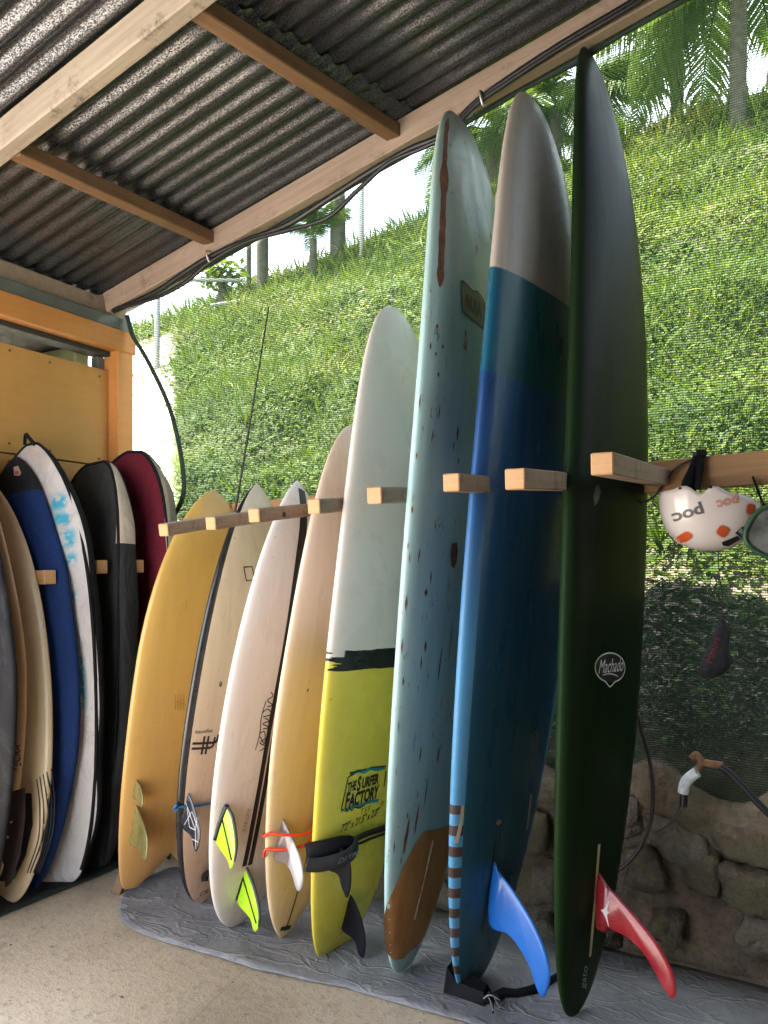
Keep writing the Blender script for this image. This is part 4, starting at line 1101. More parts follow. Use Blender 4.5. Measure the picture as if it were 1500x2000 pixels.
# --- glossy dark green longboard
B = Board([-0.5611, 2.1495, -0.0036, 0.1421, 0.279, 3.029, 0.4739, 0.4908, 2.1896, 0.4549, 2.0998, 0.4977], .08, .12, .06)
B.root('surfboard', 'tallest board, glossy dark green longboard with a big red fin', group=BD)
def green_mat(name, rail=False):
    m = NT(name)
    x, y, z = m.sep()
    s1 = m.noise(3.0, 5, 0.65, m.map(scale=(9, 9, 0.6)))
    base = m.ramp(m.math('DIVIDE', z, 3.0), [(0.0, (0.014, 0.030, 0.010)), (0.25, (0.011, 0.026, 0.008)), (0.5, (0.010, 0.018, 0.010)), (1.0, (0.016, 0.026, 0.018))])
    if rail: base = m.mix(0.5, base, (0.016, 0.040, 0.014))
    c = m.mix(m.step(s1, 0.42, 0.72), base, m.mix(0.5, base, (0.006, 0.010, 0.004)))
    pr = m.math('MULTIPLY', m.step(m.noise(34, 3, 0.7, m.map(scale=(1.6, 1.6, 0.5))), 0.66, 0.69), m.step(z, 1.7, 2.4))
    c = m.mix(m.math('MULTIPLY', pr, 0.8), c, (0.004, 0.005, 0.006))
    m.set(c, m.ramp(m.noise(6, 5, 0.7, m.map(scale=(3, 3, 0.6))), [(0.3, (0.28,) * 3), (0.7, (0.38,) * 3)]), spec=0.3)
    m.b.inputs['IOR'].default_value = 1.18
    m.b.inputs['Coat Roughness'].default_value = 0.28
    m.bump(m.math('SUBTRACT', m.math('MULTIPLY', s1, 0.3), m.math('MULTIPLY', pr, 0.25)), 0.14, 0.01)
    return m.m
B.body('hull', [green_mat('dark_green_resin'), green_mat('dark_green_rail_resin', True)], rail=lambda c, q: 1 if abs(c) > 0.88 else 0)
redfin = plain('dark_red_fin', (0.33, 0.020, 0.028), 0.28, 0.15, 8, coat=0.4)
f = B.fin('fin', 0.002, [(0.062, 0.396), (0.085, 0.380), (0.125, 0.353), (0.183, 0.311), (0.241, 0.263), (0.280, 0.210), (0.292, 0.166), (0.285, 0.143), (0.272, 0.146), (0.242, 0.187), (0.206, 0.227), (0.155, 0.256), (0.102, 0.264), (0.062, 0.257)], 0.011, redfin)
def fin_sign(x, sgn):
    pts = [(0.098, 0.342), (0.086, 0.318), (0.080, 0.310), (0.072, 0.3065), (0.079, 0.301), (0.087, 0.290), (0.098, 0.268), (0.092, 0.292), (0.091, 0.300), (0.098, 0.305), (0.091, 0.310), (0.093, 0.318)]
    V = [(x, y_ + 0.006, z_) for y_, z_ in pts] + [(x - sgn * 0.002, y_ + 0.006, z_) for y_, z_ in pts]; n = len(pts)
    F = [tuple(range(n)), tuple(range(2 * n - 1, n - 1, -1))] + [(i, (i + 1) % n, n + (i + 1) % n, n + i) for i in range(n)]
    return mesh('fin_logo', V, F, white_ink, f, smooth=False)
fin_sign(0.002 + 0.0066, 1); fin_sign(0.002 - 0.0066, -1)
bx = plain('cream_fin_box', (0.52, 0.42, 0.22), 0.5)
B.ribbon('fin_box', [(0.014, 0.482), (0.004, 0.330), (-0.014, 0.166)], 0.013, bx, n=4)
CX, CZ, RX, RY = 0.022, 0.975, 0.086, 0.042
B.patch('logo_disc', [(CX + RX * math.cos(k * 0.314), CZ + RY * math.sin(k * 0.314)) for k in range(20)], ink, 0.0009, 0.02)
B.ribbon('logo_ring', [(CX + RX * math.cos(k * 0.314), CZ + RY * math.sin(k * 0.314) - (0.012 if k == 15 else 0)) for k in range(20)], 0.0038, white_ink, n=3, closed=True, off=0.0016)
B.text('lettering', 'Machado', 0.048, CX, CZ + 0.004, white_ink, rot=R(5), shear=0.45, sx=0.82, sy=1.15, off=0.0018)
B.ribbon('logo_line', [(CX + 0.045, CZ - 0.022), (CX, CZ - 0.017), (CX - 0.045, CZ - 0.023)], 0.003, white_ink, n=4, off=0.0018)
B.text('lettering', 'gato', 0.042, 0.000, 0.108, plain('pale_pencil', (0.32, 0.36, 0.30), 0.5), rot=R(95), shear=0.5, sx=0.9, off=0.0014)
sc_ = NT('scuffed_resin'); sc_.set(sc_.ramp(sc_.noise(25, 4), [(0.4, (0.03, 0.04, 0.025)), (0.65, (0.14, 0.15, 0.10))]), 0.4)
B.patch('scuff', [(0.140, 1.478), (0.125, 1.490), (0.112, 1.470), (0.126, 1.435), (0.142, 1.425), (0.148, 1.450)], sc_.m, 0.0008, 0.01)
GREEN = B

# ------------------------------------------------------------------ boards and bags by the mustard wall
BW = 'boards and bags by the mustard wall'
B = Board([-2.5715, 1.7098, -0.1029, 0.0356, 0.1536, 1.733, 0.5149, 0.4994, 1.768, 0.6516, 1.6095, 0.8521], .06, .08, .04, front=True)
B.root('surfboard', 'black board nearest the edge of the picture by the mustard wall', group=BW)
blk = resin('black_gloss_deck', [(0, (0.012, 0.012, 0.015))], 0.35, 0.1, 0.0, tint=(0.03, 0.03, 0.034), mott=0.15)
blk.node_tree.nodes['Principled BSDF'].inputs['IOR'].default_value = 1.2
B.body('hull', blk)
B = Board([-2.6396, 1.7667, -0.1124, 0.0339, 0.248, 1.7594, 0.5459, 0.4981, 1.8662, 0.7077, 1.6816, 0.8729], .06, .08, .04, front=True)
B.root('surfboard', 'tan board with handwriting and a dark tail, behind the black board', group=BW)
B.body('hull', resin('aged_tan_deck', [(0, (0.48, 0.30, 0.15)), (1.75, (0.50, 0.29, 0.16))], 0.3, 0.3, 0.4, tint=(0.20, 0.07, 0.03)))
B.text('lettering', 'YECRA', 0.040, -0.226, 0.545, ink, rot=R(84), shear=0.2, sx=0.8)
B.patch('tail_pad', [(-0.245, 0.440), (-0.18, 0.425), (-0.14, 0.41), (-0.12, 0.08), (-0.15, 0.10), (-0.20, 0.20), (-0.235, 0.33)], plain('dark_maroon_pad', (0.022, 0.010, 0.010), 0.7), 0.003)
B = Board([-2.5822, 1.8618, -0.2037, 0.047, 0.2668, 1.6506, 0.5577, 0.5243, 1.9979, 0.6274, 2.2757, 0.7724], .065, .08, .04, front=True)
B.root('surfboard', 'cream board with black pinstripes and a black tail grip pad', group=BW)
B.body('hull', resin('cream_striped_deck', [(0, (0.56, 0.44, 0.28)), (0.8, (0.58, 0.47, 0.30)), (1.65, (0.58, 0.40, 0.24))], 0.28, 0.3, 0.4, tint=(0.22, 0.12, 0.06)))
pad = plain('black_eva_pad', (0.012, 0.014, 0.015), 0.85, bump=0.9, bscale=160)
B.patch('grip_pad', [(-0.165, 0.392), (-0.10, 0.402), (0.10, 0.402), (0.13, 0.25), (0.08, 0.09), (0.0, 0.085), (-0.040, 0.095), (-0.10, 0.17), (-0.15, 0.28)], pad, 0.004, raise_=None)
B.patch('pad_tip', [(-0.055, 0.120), (-0.032, 0.125), (-0.020, 0.092), (-0.040, 0.090)], plain('green_pad_tip', (0.05, 0.28, 0.07), 0.6), 0.007, 0.01)
for k in range(5):
    d = 0.013 * k
    B.ribbon('pinstripe', [(-0.190 - d, 0.440 + 0.007 * k), (-0.185 - d * 0.95, 0.34), (-0.155 - d * 0.9, 0.22), (-0.088 - d * 0.75, 0.105 - 0.002 * k)], 0.0045, ink, n=6)

def piping(bd, ang, m, r=0.006, name='piping', lo=0.03, hi=0.995, both=True):
    ts = [lo + (hi - lo) * (1 - math.cos(math.pi * k / 40)) / 2 for k in range(41)]
    P = [bd.ring(t, ang) for t in ts]
    if both: P += [bd.ring(t, math.pi - ang) for t in reversed(ts)]
    return tube(name, P, r, m, bd.o, 6)
def fabric(name, stops, rough=0.85, wr=0.5, extra=None):
    m = NT(name); x, y, z = m.sep()
    zm = max(p for p, c in stops) or 1.0
    c = m.ramp(m.math('DIVIDE', z, zm), [(p / zm, q) for p, q in stops], 'CONSTANT') if len(stops) > 1 else None
    if c is None: c = m.n('ShaderNodeRGB').outputs[0]; c.default_value = (*stops[0][1], 1)
    w1 = m.noise(5, 5, 0.65, m.map(scale=(1.6, 1.6, 0.8)), 0.8)
    c = m.mix(m.math('MULTIPLY', m.step(w1, 0.45, 0.8), 0.4), c, m.mix(0.6, c, (0.02, 0.02, 0.02)))
    if extra: c = extra(m, c, x, y, z)
    m.set(c, rough, spec=0.25)
    m.bump(m.math('ADD', m.math('MULTIPLY', w1, 2.0), m.math('MULTIPLY', m.noise(300, 2), 0.15)), wr, 0.02)
    return m.m
B = Board([-2.6143, 1.9674, -0.1353, 0.0533, 0.1548, 1.7232, 0.5655, 0.4701, 1.9411, 0.7273, 1.9683, 0.6578], .09, .02, .02, front=True)
B.root('board_bag', 'blue fabric board sock with a black nose end', cat='board bag', group=BW)
B.body('cover', fabric('blue_sock_fabric', [(0, (0.010, 0.032, 0.125)), (1.555, (0.014, 0.014, 0.017)), (1.7232, (0.014, 0.014, 0.017))], 0.9, 0.6), dent=0.012, seed=3)
st_ = B.patch('printed_label', [(-0.012, 1.672), (-0.034, 1.674), (-0.054, 1.640), (-0.048, 1.628), (-0.020, 1.634)], plain('cream_label', (0.42, 0.35, 0.26), 0.6), 0.006, 0.01)
B.patch('label_print', [(-0.022, 1.650), (-0.040, 1.652), (-0.048, 1.636), (-0.028, 1.636)], plain('red_label_print', (0.40, 0.07, 0.03), 0.6), 0.009, 0.01, parent=st_)
B = Board([-2.6003, 2.0605, -0.1205, 0.0308, 0.2031, 1.7816, 0.5888, 0.5313, 2.233, 0.5767, 2.3549, 0.6414], .09, .02, .02, tw=.25, front=True, ex=0.6, ey=0.6)
B.root('board_bag', 'wrinkled dirty white board bag with black edge and blue print', cat='board bag', group=BW)
def white_extra(m, c, x, y, z):
    r = m.step(m.noise(7, 6, 0.75, m.map(scale=(1, 1, 0.6))), 0.52, 0.72)
    c = m.mix(m.math('MULTIPLY', r, 0.45), c, (0.30, 0.20, 0.15))
    def zone(x0, x1, z0, z1):
        a = m.math('MULTIPLY', m.step(x, x0 - 0.012, x0 + 0.012), m.math('SUBTRACT', 1.0, m.step(x, x1 - 0.012, x1 + 0.012)))
        return m.math('MULTIPLY', a, m.math('MULTIPLY', m.step(z, z0 - 0.015, z0 + 0.015), m.math('SUBTRACT', 1.0, m.step(z, z1 - 0.015, z1 + 0.015))))
    zn = zone(-0.185, -0.115, 1.470, 1.535)
    for q in ((-0.205, -0.130, 1.405, 1.460), (-0.225, -0.160, 1.315, 1.385), (-0.225, -0.170, 1.245, 1.290), (-0.235, -0.19, 0.68, 0.88), (-0.225, -0.19, 1.10, 1.13)): zn = m.math('MAXIMUM', zn, zone(*q))
    zn = m.math('MULTIPLY', zn, m.step(m.noise(28, 5, 0.7), 0.40, 0.50))
    c = m.mix(m.math('MULTIPLY', zn, 0.9), c, (0.012, 0.36, 0.52))
    top = m.step(z, 1.60, 1.76)
    return m.mix(m.math('MULTIPLY', top, m.math('MULTIPLY', m.noise(18, 4), 0.6)), c, (0.38, 0.24, 0.16))
B.body('cover', [fabric('dirty_white_bag_fabric', [(0, (0.56, 0.53, 0.52))], 0.8, 0.9, white_extra), M['black']], rail=lambda c, q: 1 if (abs(c) > 0.93) else 0, dent=0.020, seed=9)
piping(B, 0.42, M['black'], 0.007)
lp = [B.at(-0.02, 1.765, 0.0), B.at(0.0, 1.772, 0.02) + Vector((0, 0, 0.03)), B.at(0.02, 1.772, 0.01) + Vector((0, 0, 0.045)), B.at(0.035, 1.765, 0.0) + Vector((0, 0, 0.01))]
tube('loop', lp, 0.008, M['black'], B.o, 6, n=5, flat=0.4)
B = Board([-2.6364, 2.2398, -0.0687, 0.0907, -0.0921, 1.7244, 0.5727, 0.4607, 2.1893, 0.5162, 2.7842, 0.3775], .10, .02, .02, tw=.3, front=True, ex=0.35, ey=0.35)
B.root('board_bag', 'charcoal board bag with beige side lining, between white and red bags', cat='board bag', group=BW)
lining = fabric('beige_lining', [(0, (0.024, 0.025, 0.026)), (1.33, (0.42, 0.35, 0.28)), (1.7244, (0.42, 0.35, 0.28))], 0.85, 0.7)
B.body('cover', [fabric('charcoal_bag_fabric', [(0, (0.030, 0.032, 0.033))], 0.75, 0.8), lining], rail=lambda c, q: 1 if abs(c) > 0.72 else 0, dent=0.020, seed=14)
piping(B, 0.72, M['black'], 0.008); piping(B, -0.72, M['black'], 0.008)
B = Board([-2.6945, 2.3796, 0.0141, 0.0904, 0.1934, 1.7843, 0.6057, 0.479, 2.1786, 0.5315, 2.7217, 0.5549], .10, .02, .02, tw=.3, front=True, ex=0.35, ey=0.35)
B.root('board_bag', 'dark red board bag with black piping next to the orange post', cat='board bag', group=BW)
B.body('cover', [fabric('crimson_bag_fabric', [(0, (0.12, 0.007, 0.020))], 0.75, 0.8), fabric('olive_lining', [(0, (0.05, 0.012, 0.016)), (1.25, (0.25, 0.22, 0.17)), (1.7843, (0.25, 0.22, 0.17))], 0.85, 0.7)], rail=lambda c, q: 1 if abs(c) > 0.72 else 0, dent=0.020, seed=21)
piping(B, 0.72, M['black'], 0.008); piping(B, -0.72, M['black'], 0.008)

# ------------------------------------------------------------------ leashes
def world_pts(bd, pts): return [bd.M @ p for p in pts]
def around(bd, z0, z1, x_end, off=0.007, bulge=0.0, n=10):
    """points on a band from the far side of the bottom round the near rail to the deck"""
    P = []
    xs = [x_end + (bd.halfw(z0 / bd.L) * 0.96 - x_end) * k / n for k in range(n + 1)]
    for k, x in enumerate(xs):
        z_ = z0 + (z1 - z0) * k / (n * 1.4); P.append(bd.at(x, z_, off + bulge * math.sin(math.pi * k / n)))
    w_ = bd.halfw(z1 / bd.L)
    P.append(Vector((w_ + off, bd.rock(z1 / bd.L), z1)))
    P.append(bd.at(w_ * 0.9, z1 - 0.004, off, -1)); P.append(bd.at(w_ * 0.5, z1 - 0.006, off, -1)); P.append(bd.at(-w_ * 0.2, z1 - 0.008, off, -1))
    return P
blue_cord = plain('blue_leash_cord', (0.012, 0.10, 0.24), 0.4)
red_cord = plain('red_leash_cord', (0.72, 0.045, 0.012), 0.35)
t = empty('leash', BLACKRAIL.M.translation, label='blue leash cord tied round the cream board with black rails', cat='leash')
LI = Matrix.Translation(-Vector(t.location))
o = tube('cord', world_pts(BLACKRAIL, around(BLACKRAIL, 0.424, 0.400, -0.10, 0.006, 0.01)), 0.0050, blue_cord, t, 8, n=3); o.matrix_parent_inverse = LI
kn = [BLACKRAIL.at(0.235, 0.405, 0.008) + Vector((0.006 * math.cos(a), 0.004 * math.sin(a * 2), 0.010 * math.sin(a))) for a in [k * 0.7 for k in range(14)]]
o = tube('knot', world_pts(BLACKRAIL, kn), 0.0055, blue_cord, t, 7, n=3); o.matrix_parent_inverse = LI
tail_ = [BLACKRAIL.at(0.03, 0.19, 0.01), BLACKRAIL.at(0.035, 0.16, 0.03), BLACKRAIL.at(0.045, 0.13, 0.012), BLACKRAIL.at(0.048, 0.11, 0.02)]
o = tube('rail_saver', world_pts(BLACKRAIL, tail_), 0.012, M['black'], t, 8, n=5); o.matrix_parent_inverse = LI
t = empty('leash', TAN.M.translation, label='red leash cord looped twice round the pale tan board', cat='leash')
LI = Matrix.Translation(-Vector(t.location))
for z0, z1 in ((0.418, 0.385), (0.398, 0.318)):
    o = tube('cord', world_pts(TAN, around(TAN, z0 + 0.008, z1, 0.03, 0.009, 0.060)), 0.0050, red_cord, t, 8, n=4); o.matrix_parent_inverse = LI
o = tube('cord', world_pts(TAN, [TAN.at(0.03, 0.425, 0.008), TAN.at(0.012, 0.41, 0.012), TAN.at(0.03, 0.396, 0.008)]), 0.0052, red_cord, t, 8, n=4); o.matrix_parent_inverse = LI
t = empty('leash', TSF.M.translation, label='black padded ankle leash wrapped round the yellow board above its fins', cat='leash')
LI = Matrix.Translation(-Vector(t.location))
def cuff(name, path, w, th, m):
    V, F = [], []
    P = smooth_path(path, 5)
    for i, p in enumerate(P):
        tg = (P[min(i + 1, len(P) - 1)] - P[max(i - 1, 0)]).normalized()
        up = Vector((0, 0, 1)); up = (up - tg * up.dot(tg)).normalized(); nn = tg.cross(up)
        for a, b in ((-1, -1), (1, -1), (1.06, 0), (1, 1), (-1, 1), (-1.06, 0)): V.append(p + up * (w / 2 * a) + nn * (th / 2 * b))
    for i in range(len(P) - 1):
        for k in range(6): F.append((i * 6 + k, i * 6 + (k + 1) % 6, (i + 1) * 6 + (k + 1) % 6, (i + 1) * 6 + k))
    F += [tuple(range(6)), tuple((len(P) - 1) * 6 + k for k in range(6))]
    o = mesh(name, V, F, m, t); o.matrix_parent_inverse = LI
    return o
w4 = TSF.halfw(0.40 / TSF.L)
cuff('cuff', world_pts(TSF, [TSF.at(0.085, 0.372, 0.010), TSF.at(0.105, 0.392, 0.026), TSF.at(0.150, 0.404, 0.030), TSF.at(0.205, 0.398, 0.022), Vector((w4 + 0.012, TSF.rock(0.2), 0.385)), TSF.at(0.22, 0.37, 0.012, -1)]), 0.056, 0.014, M['black'])
cuff('cuff_strap', world_pts(TSF, [TSF.at(0.085, 0.395, 0.035), TSF.at(0.125, 0.385, 0.055), TSF.at(0.175, 0.375, 0.060), TSF.at(0.225, 0.362, 0.050), TSF.at(0.250, 0.360, 0.030), TSF.at(0.262, 0.362, 0.02)]), 0.040, 0.012, plain('dark_grey_webbing', (0.020, 0.020, 0.022), 0.8, bump=0.4, bscale=300))
me = text_mesh('DAKINE', 0.026, 0.2)
for v in me.vertices:
    q = TSF.at(0.150 - v.co.x * 0.95, 0.380 + v.co.y + v.co.x * 0.12, 0.0685)
    v.co = TSF.M @ q
o = link('lettering', me, inkgrey, t, False); o.matrix_parent_inverse = LI
for dz, r in ((0.012, 0.0055), (0.0, 0.0045), (-0.016, 0.0045)):
    o = tube('cord', world_pts(TSF, [TSF.at(0.11, 0.395 + dz * 0.5, 0.02), TSF.at(0.05, 0.400 + dz, 0.02), TSF.at(-0.03, 0.398 + dz, 0.014), TSF.at(-0.12, 0.392 + dz, 0.010), TSF.at(-0.20, 0.388 + dz, 0.010)]), r, M['cable'], t, 8, n=4); o.matrix_parent_inverse = LI

# ------------------------------------------------------------------ black foot bag and cords at the foot of the blue longboard
p = on_floor(905, 1950, 0.0)
t = empty('tail_rest', p, label='black rubber tail block with loose cords at the foot of the blue longboard', cat='foot block')
V = [(-0.060, -0.012, 0.0), (0.070, -0.055, 0.0), (0.085, 0.030, 0.0), (-0.050, 0.060, 0.0), (-0.050, 0.002, 0.085), (-0.020, -0.006, 0.050), (0.062, -0.030, 0.042), (0.070, 0.018, 0.042), (-0.040, 0.040, 0.085)]
F = [(0, 1, 6, 5, 4), (1, 2, 7, 6), (2, 3, 8, 7), (3, 0, 4, 8), (4, 5, 6, 7, 8), (0, 3, 2, 1)]
mesh('block', V, F, M['black'], t, smooth=False, rot=(0, 0, R(15)))
frs = random.Random(5)
for k in range(9):
    a = frs.uniform(-0.6, 0.9)
    x0 = 0.075
    P = [Vector((x0, -0.03 + 0.006 * k, 0.035)), Vector((x0 + 0.02 * math.cos(a), -0.035 + 0.006 * k + 0.02 * math.sin(a), 0.05 - 0.004 * k)), Vector((x0 + 0.05 * math.cos(a), -0.04 + 0.05 * math.sin(a), 0.018 + frs.uniform(0, 0.03)))]
    tube('frayed_cord', P, 0.0022, M['black'] if k % 3 else inkgrey, t, 5, n=4)
cp = [on_floor(x, y, 0.022) for x, y in ((935, 1956), (960, 1950), (985, 1938), (1010, 1940), (1040, 1934), (1075, 1915), (1090, 1905))]
tag(tube('leash', cp, [0.008, 0.012, 0.014, 0.012, 0.014, 0.010, 0.008], M['black'], nr=8, n=0), 'black leash cord lying on the mat behind the big blue fin', 'leash')
p = on_floor(226, 1745, 0.0)
t = tag(box('wood_wedge', (-0.018, -0.012, 0), (0.022, 0.016, 0.105), M['brown_wood'], bevel=0.003, wob=0.006, cuts=3, loc=(p.x, p.y, 0.003), rot=(R(-12), R(20), R(20))), 'short brown wood wedge leaning at the foot of the amber board', 'wedge')

# ------------------------------------------------------------------ helmet on the rail, goggles, pouch, cords
HV = 2.36
hc = on_plane(1386, 975, HV)
HK = (hc.y / (SA * (1386 - 750) / 1500 + CA)) / 1500           # metres per photograph pixel at that distance
helmet = empty('helmet', hc, (0, 0, R(24)), label='white helmet hanging upside down from the rail by its black strap', cat='helmet')
def hx(px): return (px - 1386) * HK
def hz(py): return -(py - 975) * HK
A_, B_, C_ = 0.137, 0.105, 0.150
def dome_y(x, z):
    zc = 0.010
    q = 1 - abs((x + 0.002) / A_) ** 2.3 - abs((z - zc) / C_) ** 2.3
    return -B_ * math.sqrt(max(0, q))
def rim_z(a):
    """height of the rim round the helmet: two ear tabs, a dip between, sloping to the brow"""
    x = math.cos(a)
    z = 0.012 - 0.012 * (x + 0.2)
    front = max(0.0, min(1.0, 0.5 - 2.0 * math.sin(a)))
    for x0, h, w in ((-0.66, 0.014, 0.16), (-0.15, 0.018, 0.19)): z += h * math.exp(-((x - x0) / w) ** 2) * front
    z -= 0.012 * front * math.exp(-((x + 0.40) / 0.11) ** 2)
    if x > 0.2: z -= 0.030 * ((x - 0.2) / 0.8) ** 2
    return z
nA, nT = 64, 18; V, F = [], []
for i in range(nA):
    a = 2 * math.pi * i / nA
    for j in range(nT + 1):
        s_ = j / nT; zt = rim_z(a); zb = -0.148
        z = zt + (zb - zt) * (math.sin(s_ * math.pi / 2))
        # radius at this height from the superellipsoid
        k = max(0.0, 1 - abs((z - 0.010) / 0.158) ** 2.3) ** (1 / 2.3)
        if j == nT: k = 0.0
        ca, sa = math.cos(a), math.sin(a)
        rr = (abs(ca) ** 2.3 + abs(sa) ** 2.3) ** (-1 / 2.3)
        x = ca * rr * A_ * k; y = sa * rr * B_ * k
        V.append((x, y, z - 0.10 * max(0, x) * 0 ))
for i in range(nA):
    for j in range(nT):
        i2 = (i + 1) % nA
        F.append((i * (nT + 1) + j, i * (nT + 1) + j + 1, i2 * (nT + 1) + j + 1, i2 * (nT + 1) + j))
wshell = plain('white_helmet_shell', (0.66, 0.60, 0.58), 0.25, 0.05, 4, coat=0.5)
shell = mesh('shell', V, F, wshell, helmet)
md = shell.modifiers.new('thickness', 'SOLIDIFY'); md.thickness = 0.006; md.offset = -1
def hy(x, z):
    k = 1 - abs((z - 0.010) / 0.158) ** 2.3
    q = k - abs(x / A_) ** 2.3
    return -B_ * max(0, q) ** (1 / 2.3)
def hpatch(name, pix, m, off=0.0015, sub=0.008, parent=None):
    bm = bmesh.new()
    bm.faces.new([bm.verts.new((hx(x), 0, hz(y))) for x, y in pix])
    for i in (0, 2):
        lo = min(v.co[i] for v in bm.verts); hi = max(v.co[i] for v in bm.verts); c = lo + sub
        while c < hi:
            co = [0, 0, 0]; no = [0, 0, 0]; co[i] = c; no[i] = 1
            bmesh.ops.bisect_plane(bm, geom=bm.verts[:] + bm.edges[:] + bm.faces[:], plane_co=co, plane_no=no); c += sub
    for v in bm.verts: v.co.y = hy(v.co.x, v.co.z) - off
    return from_bm(name, bm, m, parent or helmet, True)
def rrect(cx, cy, w, h, rot, p=3.2, n=16):
    out = []
    for k in range(n):
        a = 2 * math.pi * k / n; c, s_ = math.cos(a), math.sin(a)
        x = w * math.copysign(abs(c) ** (2 / p), c); y = h * math.copysign(abs(s_) ** (2 / p), s_)
        out.append((cx + x * math.cos(rot) - y * math.sin(rot), cy + x * math.sin(rot) + y * math.cos(rot)))
    return out
orange = plain('orange_vent_foam', (0.50, 0.075, 0.015), 0.6, bump=0.3, bscale=200)
halo = plain('vent_lip', (0.60, 0.40, 0.34), 0.4)
for cx, cy, w, h, r_ in ((1441, 999, 10, 9.5, 0.1), (1390, 1040, 11, 9, 0.5), (1329, 1050, 9, 9, 0.7)):
    vt = hpatch('vent', rrect(cx, cy, w + 1.5, h + 1.5, r_), halo, 0.0012, 0.004)
    hpatch('vent_foam', rrect(cx, cy, w, h, r_), orange, 0.0034, 0.004, parent=vt)
def htext(name, body, size, cx, cy, rot, m, off=0.002, sx=1.0, sy=1.0, bold=0.0):
    me = text_mesh(body, size, 0, 'CENTER', bold)
    c, s_ = math.cos(rot), math.sin(rot)
    for v in me.vertices:
        tx, ty = v.co.x * sx, v.co.y * sy
        X = hx(cx) + tx * c - ty * s_; Z = hz(cy) + tx * s_ + ty * c
        v.co = (X, hy(X, Z) - off, Z)
    return link(name, me, m, helmet, False)
htext('lettering', 'poc', 0.046, 1329, 1008, R(198), plain('dark_grey_print', (0.10, 0.10, 0.11), 0.4), sx=1.05, bold=0.0012)
htext('lettering', 'poc', 0.038, 1395, 987, R(193), plain('orange_outline_print', (0.62, 0.15, 0.08), 0.4), sx=1.05, bold=0.0012)
htext('lettering', 'poc', 0.038, 1395, 987, R(193), wshell, 0.003, sx=1.05, bold=-0.0008)
bs = hpatch('sticker', [(1414, 1043), (1427, 1030), (1451, 1050), (1439, 1057)], ink, 0.0018)
hpatch('sticker_panel', [(1419, 1042), (1427, 1034), (1444, 1048), (1437, 1053)], plain('sticker_blue', (0.05, 0.20, 0.36), 0.4), 0.0026, parent=bs)
htext('sticker_lettering', 'BANG', 0.013, 1431, 1044, R(-35), white_ink, 0.0034)
hpatch('sticker', [(1393, 1060), (1420, 1048), (1430, 1054), (1410, 1068), (1398, 1066)], ink, 0.0018)
ps = hpatch('sticker', [(1442, 1026), (1450, 1012), (1466, 1024), (1458, 1036), (1448, 1037)], plain('sticker_pink', (0.62, 0.10, 0.16), 0.4), 0.0018)
hpatch('sticker', [(1462, 1008), (1470, 980), (1481, 988), (1483, 1000), (1474, 1014)], ink, 0.0018)
for x_, y_ in ((1314, 958), (1364, 958)):
    hpatch('rivet', rrect(x_, y_, 2.6, 2.6, 0, 2), ink, 0.002)
# strap hung over the rail
def hw(px, py, dv=0.0):
    q = on_plane(px, py, HV + dv); return helmet.matrix_basis.inverted() @ q
helmet.matrix_basis = Matrix.Translation(hc) @ Matrix.Rotation(R(24), 4, 'Z')
def strap(name, P, w, m, th=0.004):
    V, F = [], []
    P = smooth_path(P, 5); side = Vector((1, 0.1, 0)).normalized()
    for i, p in enumerate(P):
        ww = w[min(i // 5, len(w) - 1)] * (1 - (i % 5) / 5) + w[min(i // 5 + 1, len(w) - 1)] * ((i % 5) / 5) if isinstance(w, (list, tuple)) else w
        for a, b in ((-1, -1), (1, -1), (1, 1), (-1, 1)): V.append(p + side * (ww / 2 * a) + Vector((0, th / 2 * b, 0)))
    for i in range(len(P) - 1):
        for k in range(4): F.append((i * 4 + k, i * 4 + (k + 1) % 4, (i + 1) * 4 + (k + 1) % 4, (i + 1) * 4 + k))
    F += [(0, 1, 2, 3), tuple((len(P) - 1) * 4 + k for k in range(4))]
    return mesh(name, V, F, m, helmet)
strap('chin_strap', [hw(1341, 968, 0.04), hw(1347, 940, 0.09), hw(1356, 915, 0.115), hw(1362, 893, 0.125), hw(1366, 884, 0.16), hw(1368, 886, 0.20)], [0.046, 0.042, 0.034, 0.026, 0.026, 0.026], M['black'], 0.012)
strap('chin_strap', [hw(1362, 955, 0.05), hw(1365, 930, 0.10), hw(1368, 905, 0.115), hw(1368, 890, 0.125)], [0.016, 0.020, 0.022, 0.022], M['black'], 0.010)
box('buckle', (-0.013, -0.010, -0.011), (0.017, 0.010, 0.011), M['blackgloss'], helmet, 0.003, 2, loc=hw(1368, 886, 0.118), rot=(0, R(10), 0))

gc = on_plane(1508, 1042, 2.33)
gog = empty('goggles', gc, (0, 0, R(20)), label='green rimmed goggles with smoky lens beside the white helmet', cat='goggles')
rimg = plain('dark_green_rubber', (0.025, 0.075, 0.035), 0.5)
P = [Vector((x * HK, -0.012 * math.cos(x / 60.0), -y * HK)) for x, y in rrect(0, 0, 46, 44, 0.5, 2.8, 28)]
tube('rim', P, 0.007, rimg, gog, 8, closed=True)
lens = NT('smoky_lens'); lens.set(lens.ramp(lens.noise(14, 3), [(0.35, (0.06, 0.07, 0.06)), (0.65, (0.20, 0.22, 0.20))]), 0.15, coat=0.6)
bm = bmesh.new(); bm.faces.new([bm.verts.new((q.x * 0.97, q.y, q.z * 0.97)) for q in P])
bmesh.ops.poke(bm, faces=bm.faces)
for v in bm.verts:
    if abs(v.co.x) < 0.01 and abs(v.co.z) < 0.01: v.co.y -= 0.014
from_bm('lens', bm, lens.m, gog, True)
tube('strap', [P[3] + Vector((0, 0.01, 0)), P[3] + Vector((0.03, 0.06, 0.05)), P[3] + Vector((0.01, 0.13, 0.10)), Vector((0.0, 0.16, 0.17))], 0.010, M['black'], gog, 6, n=5, flat=0.3)
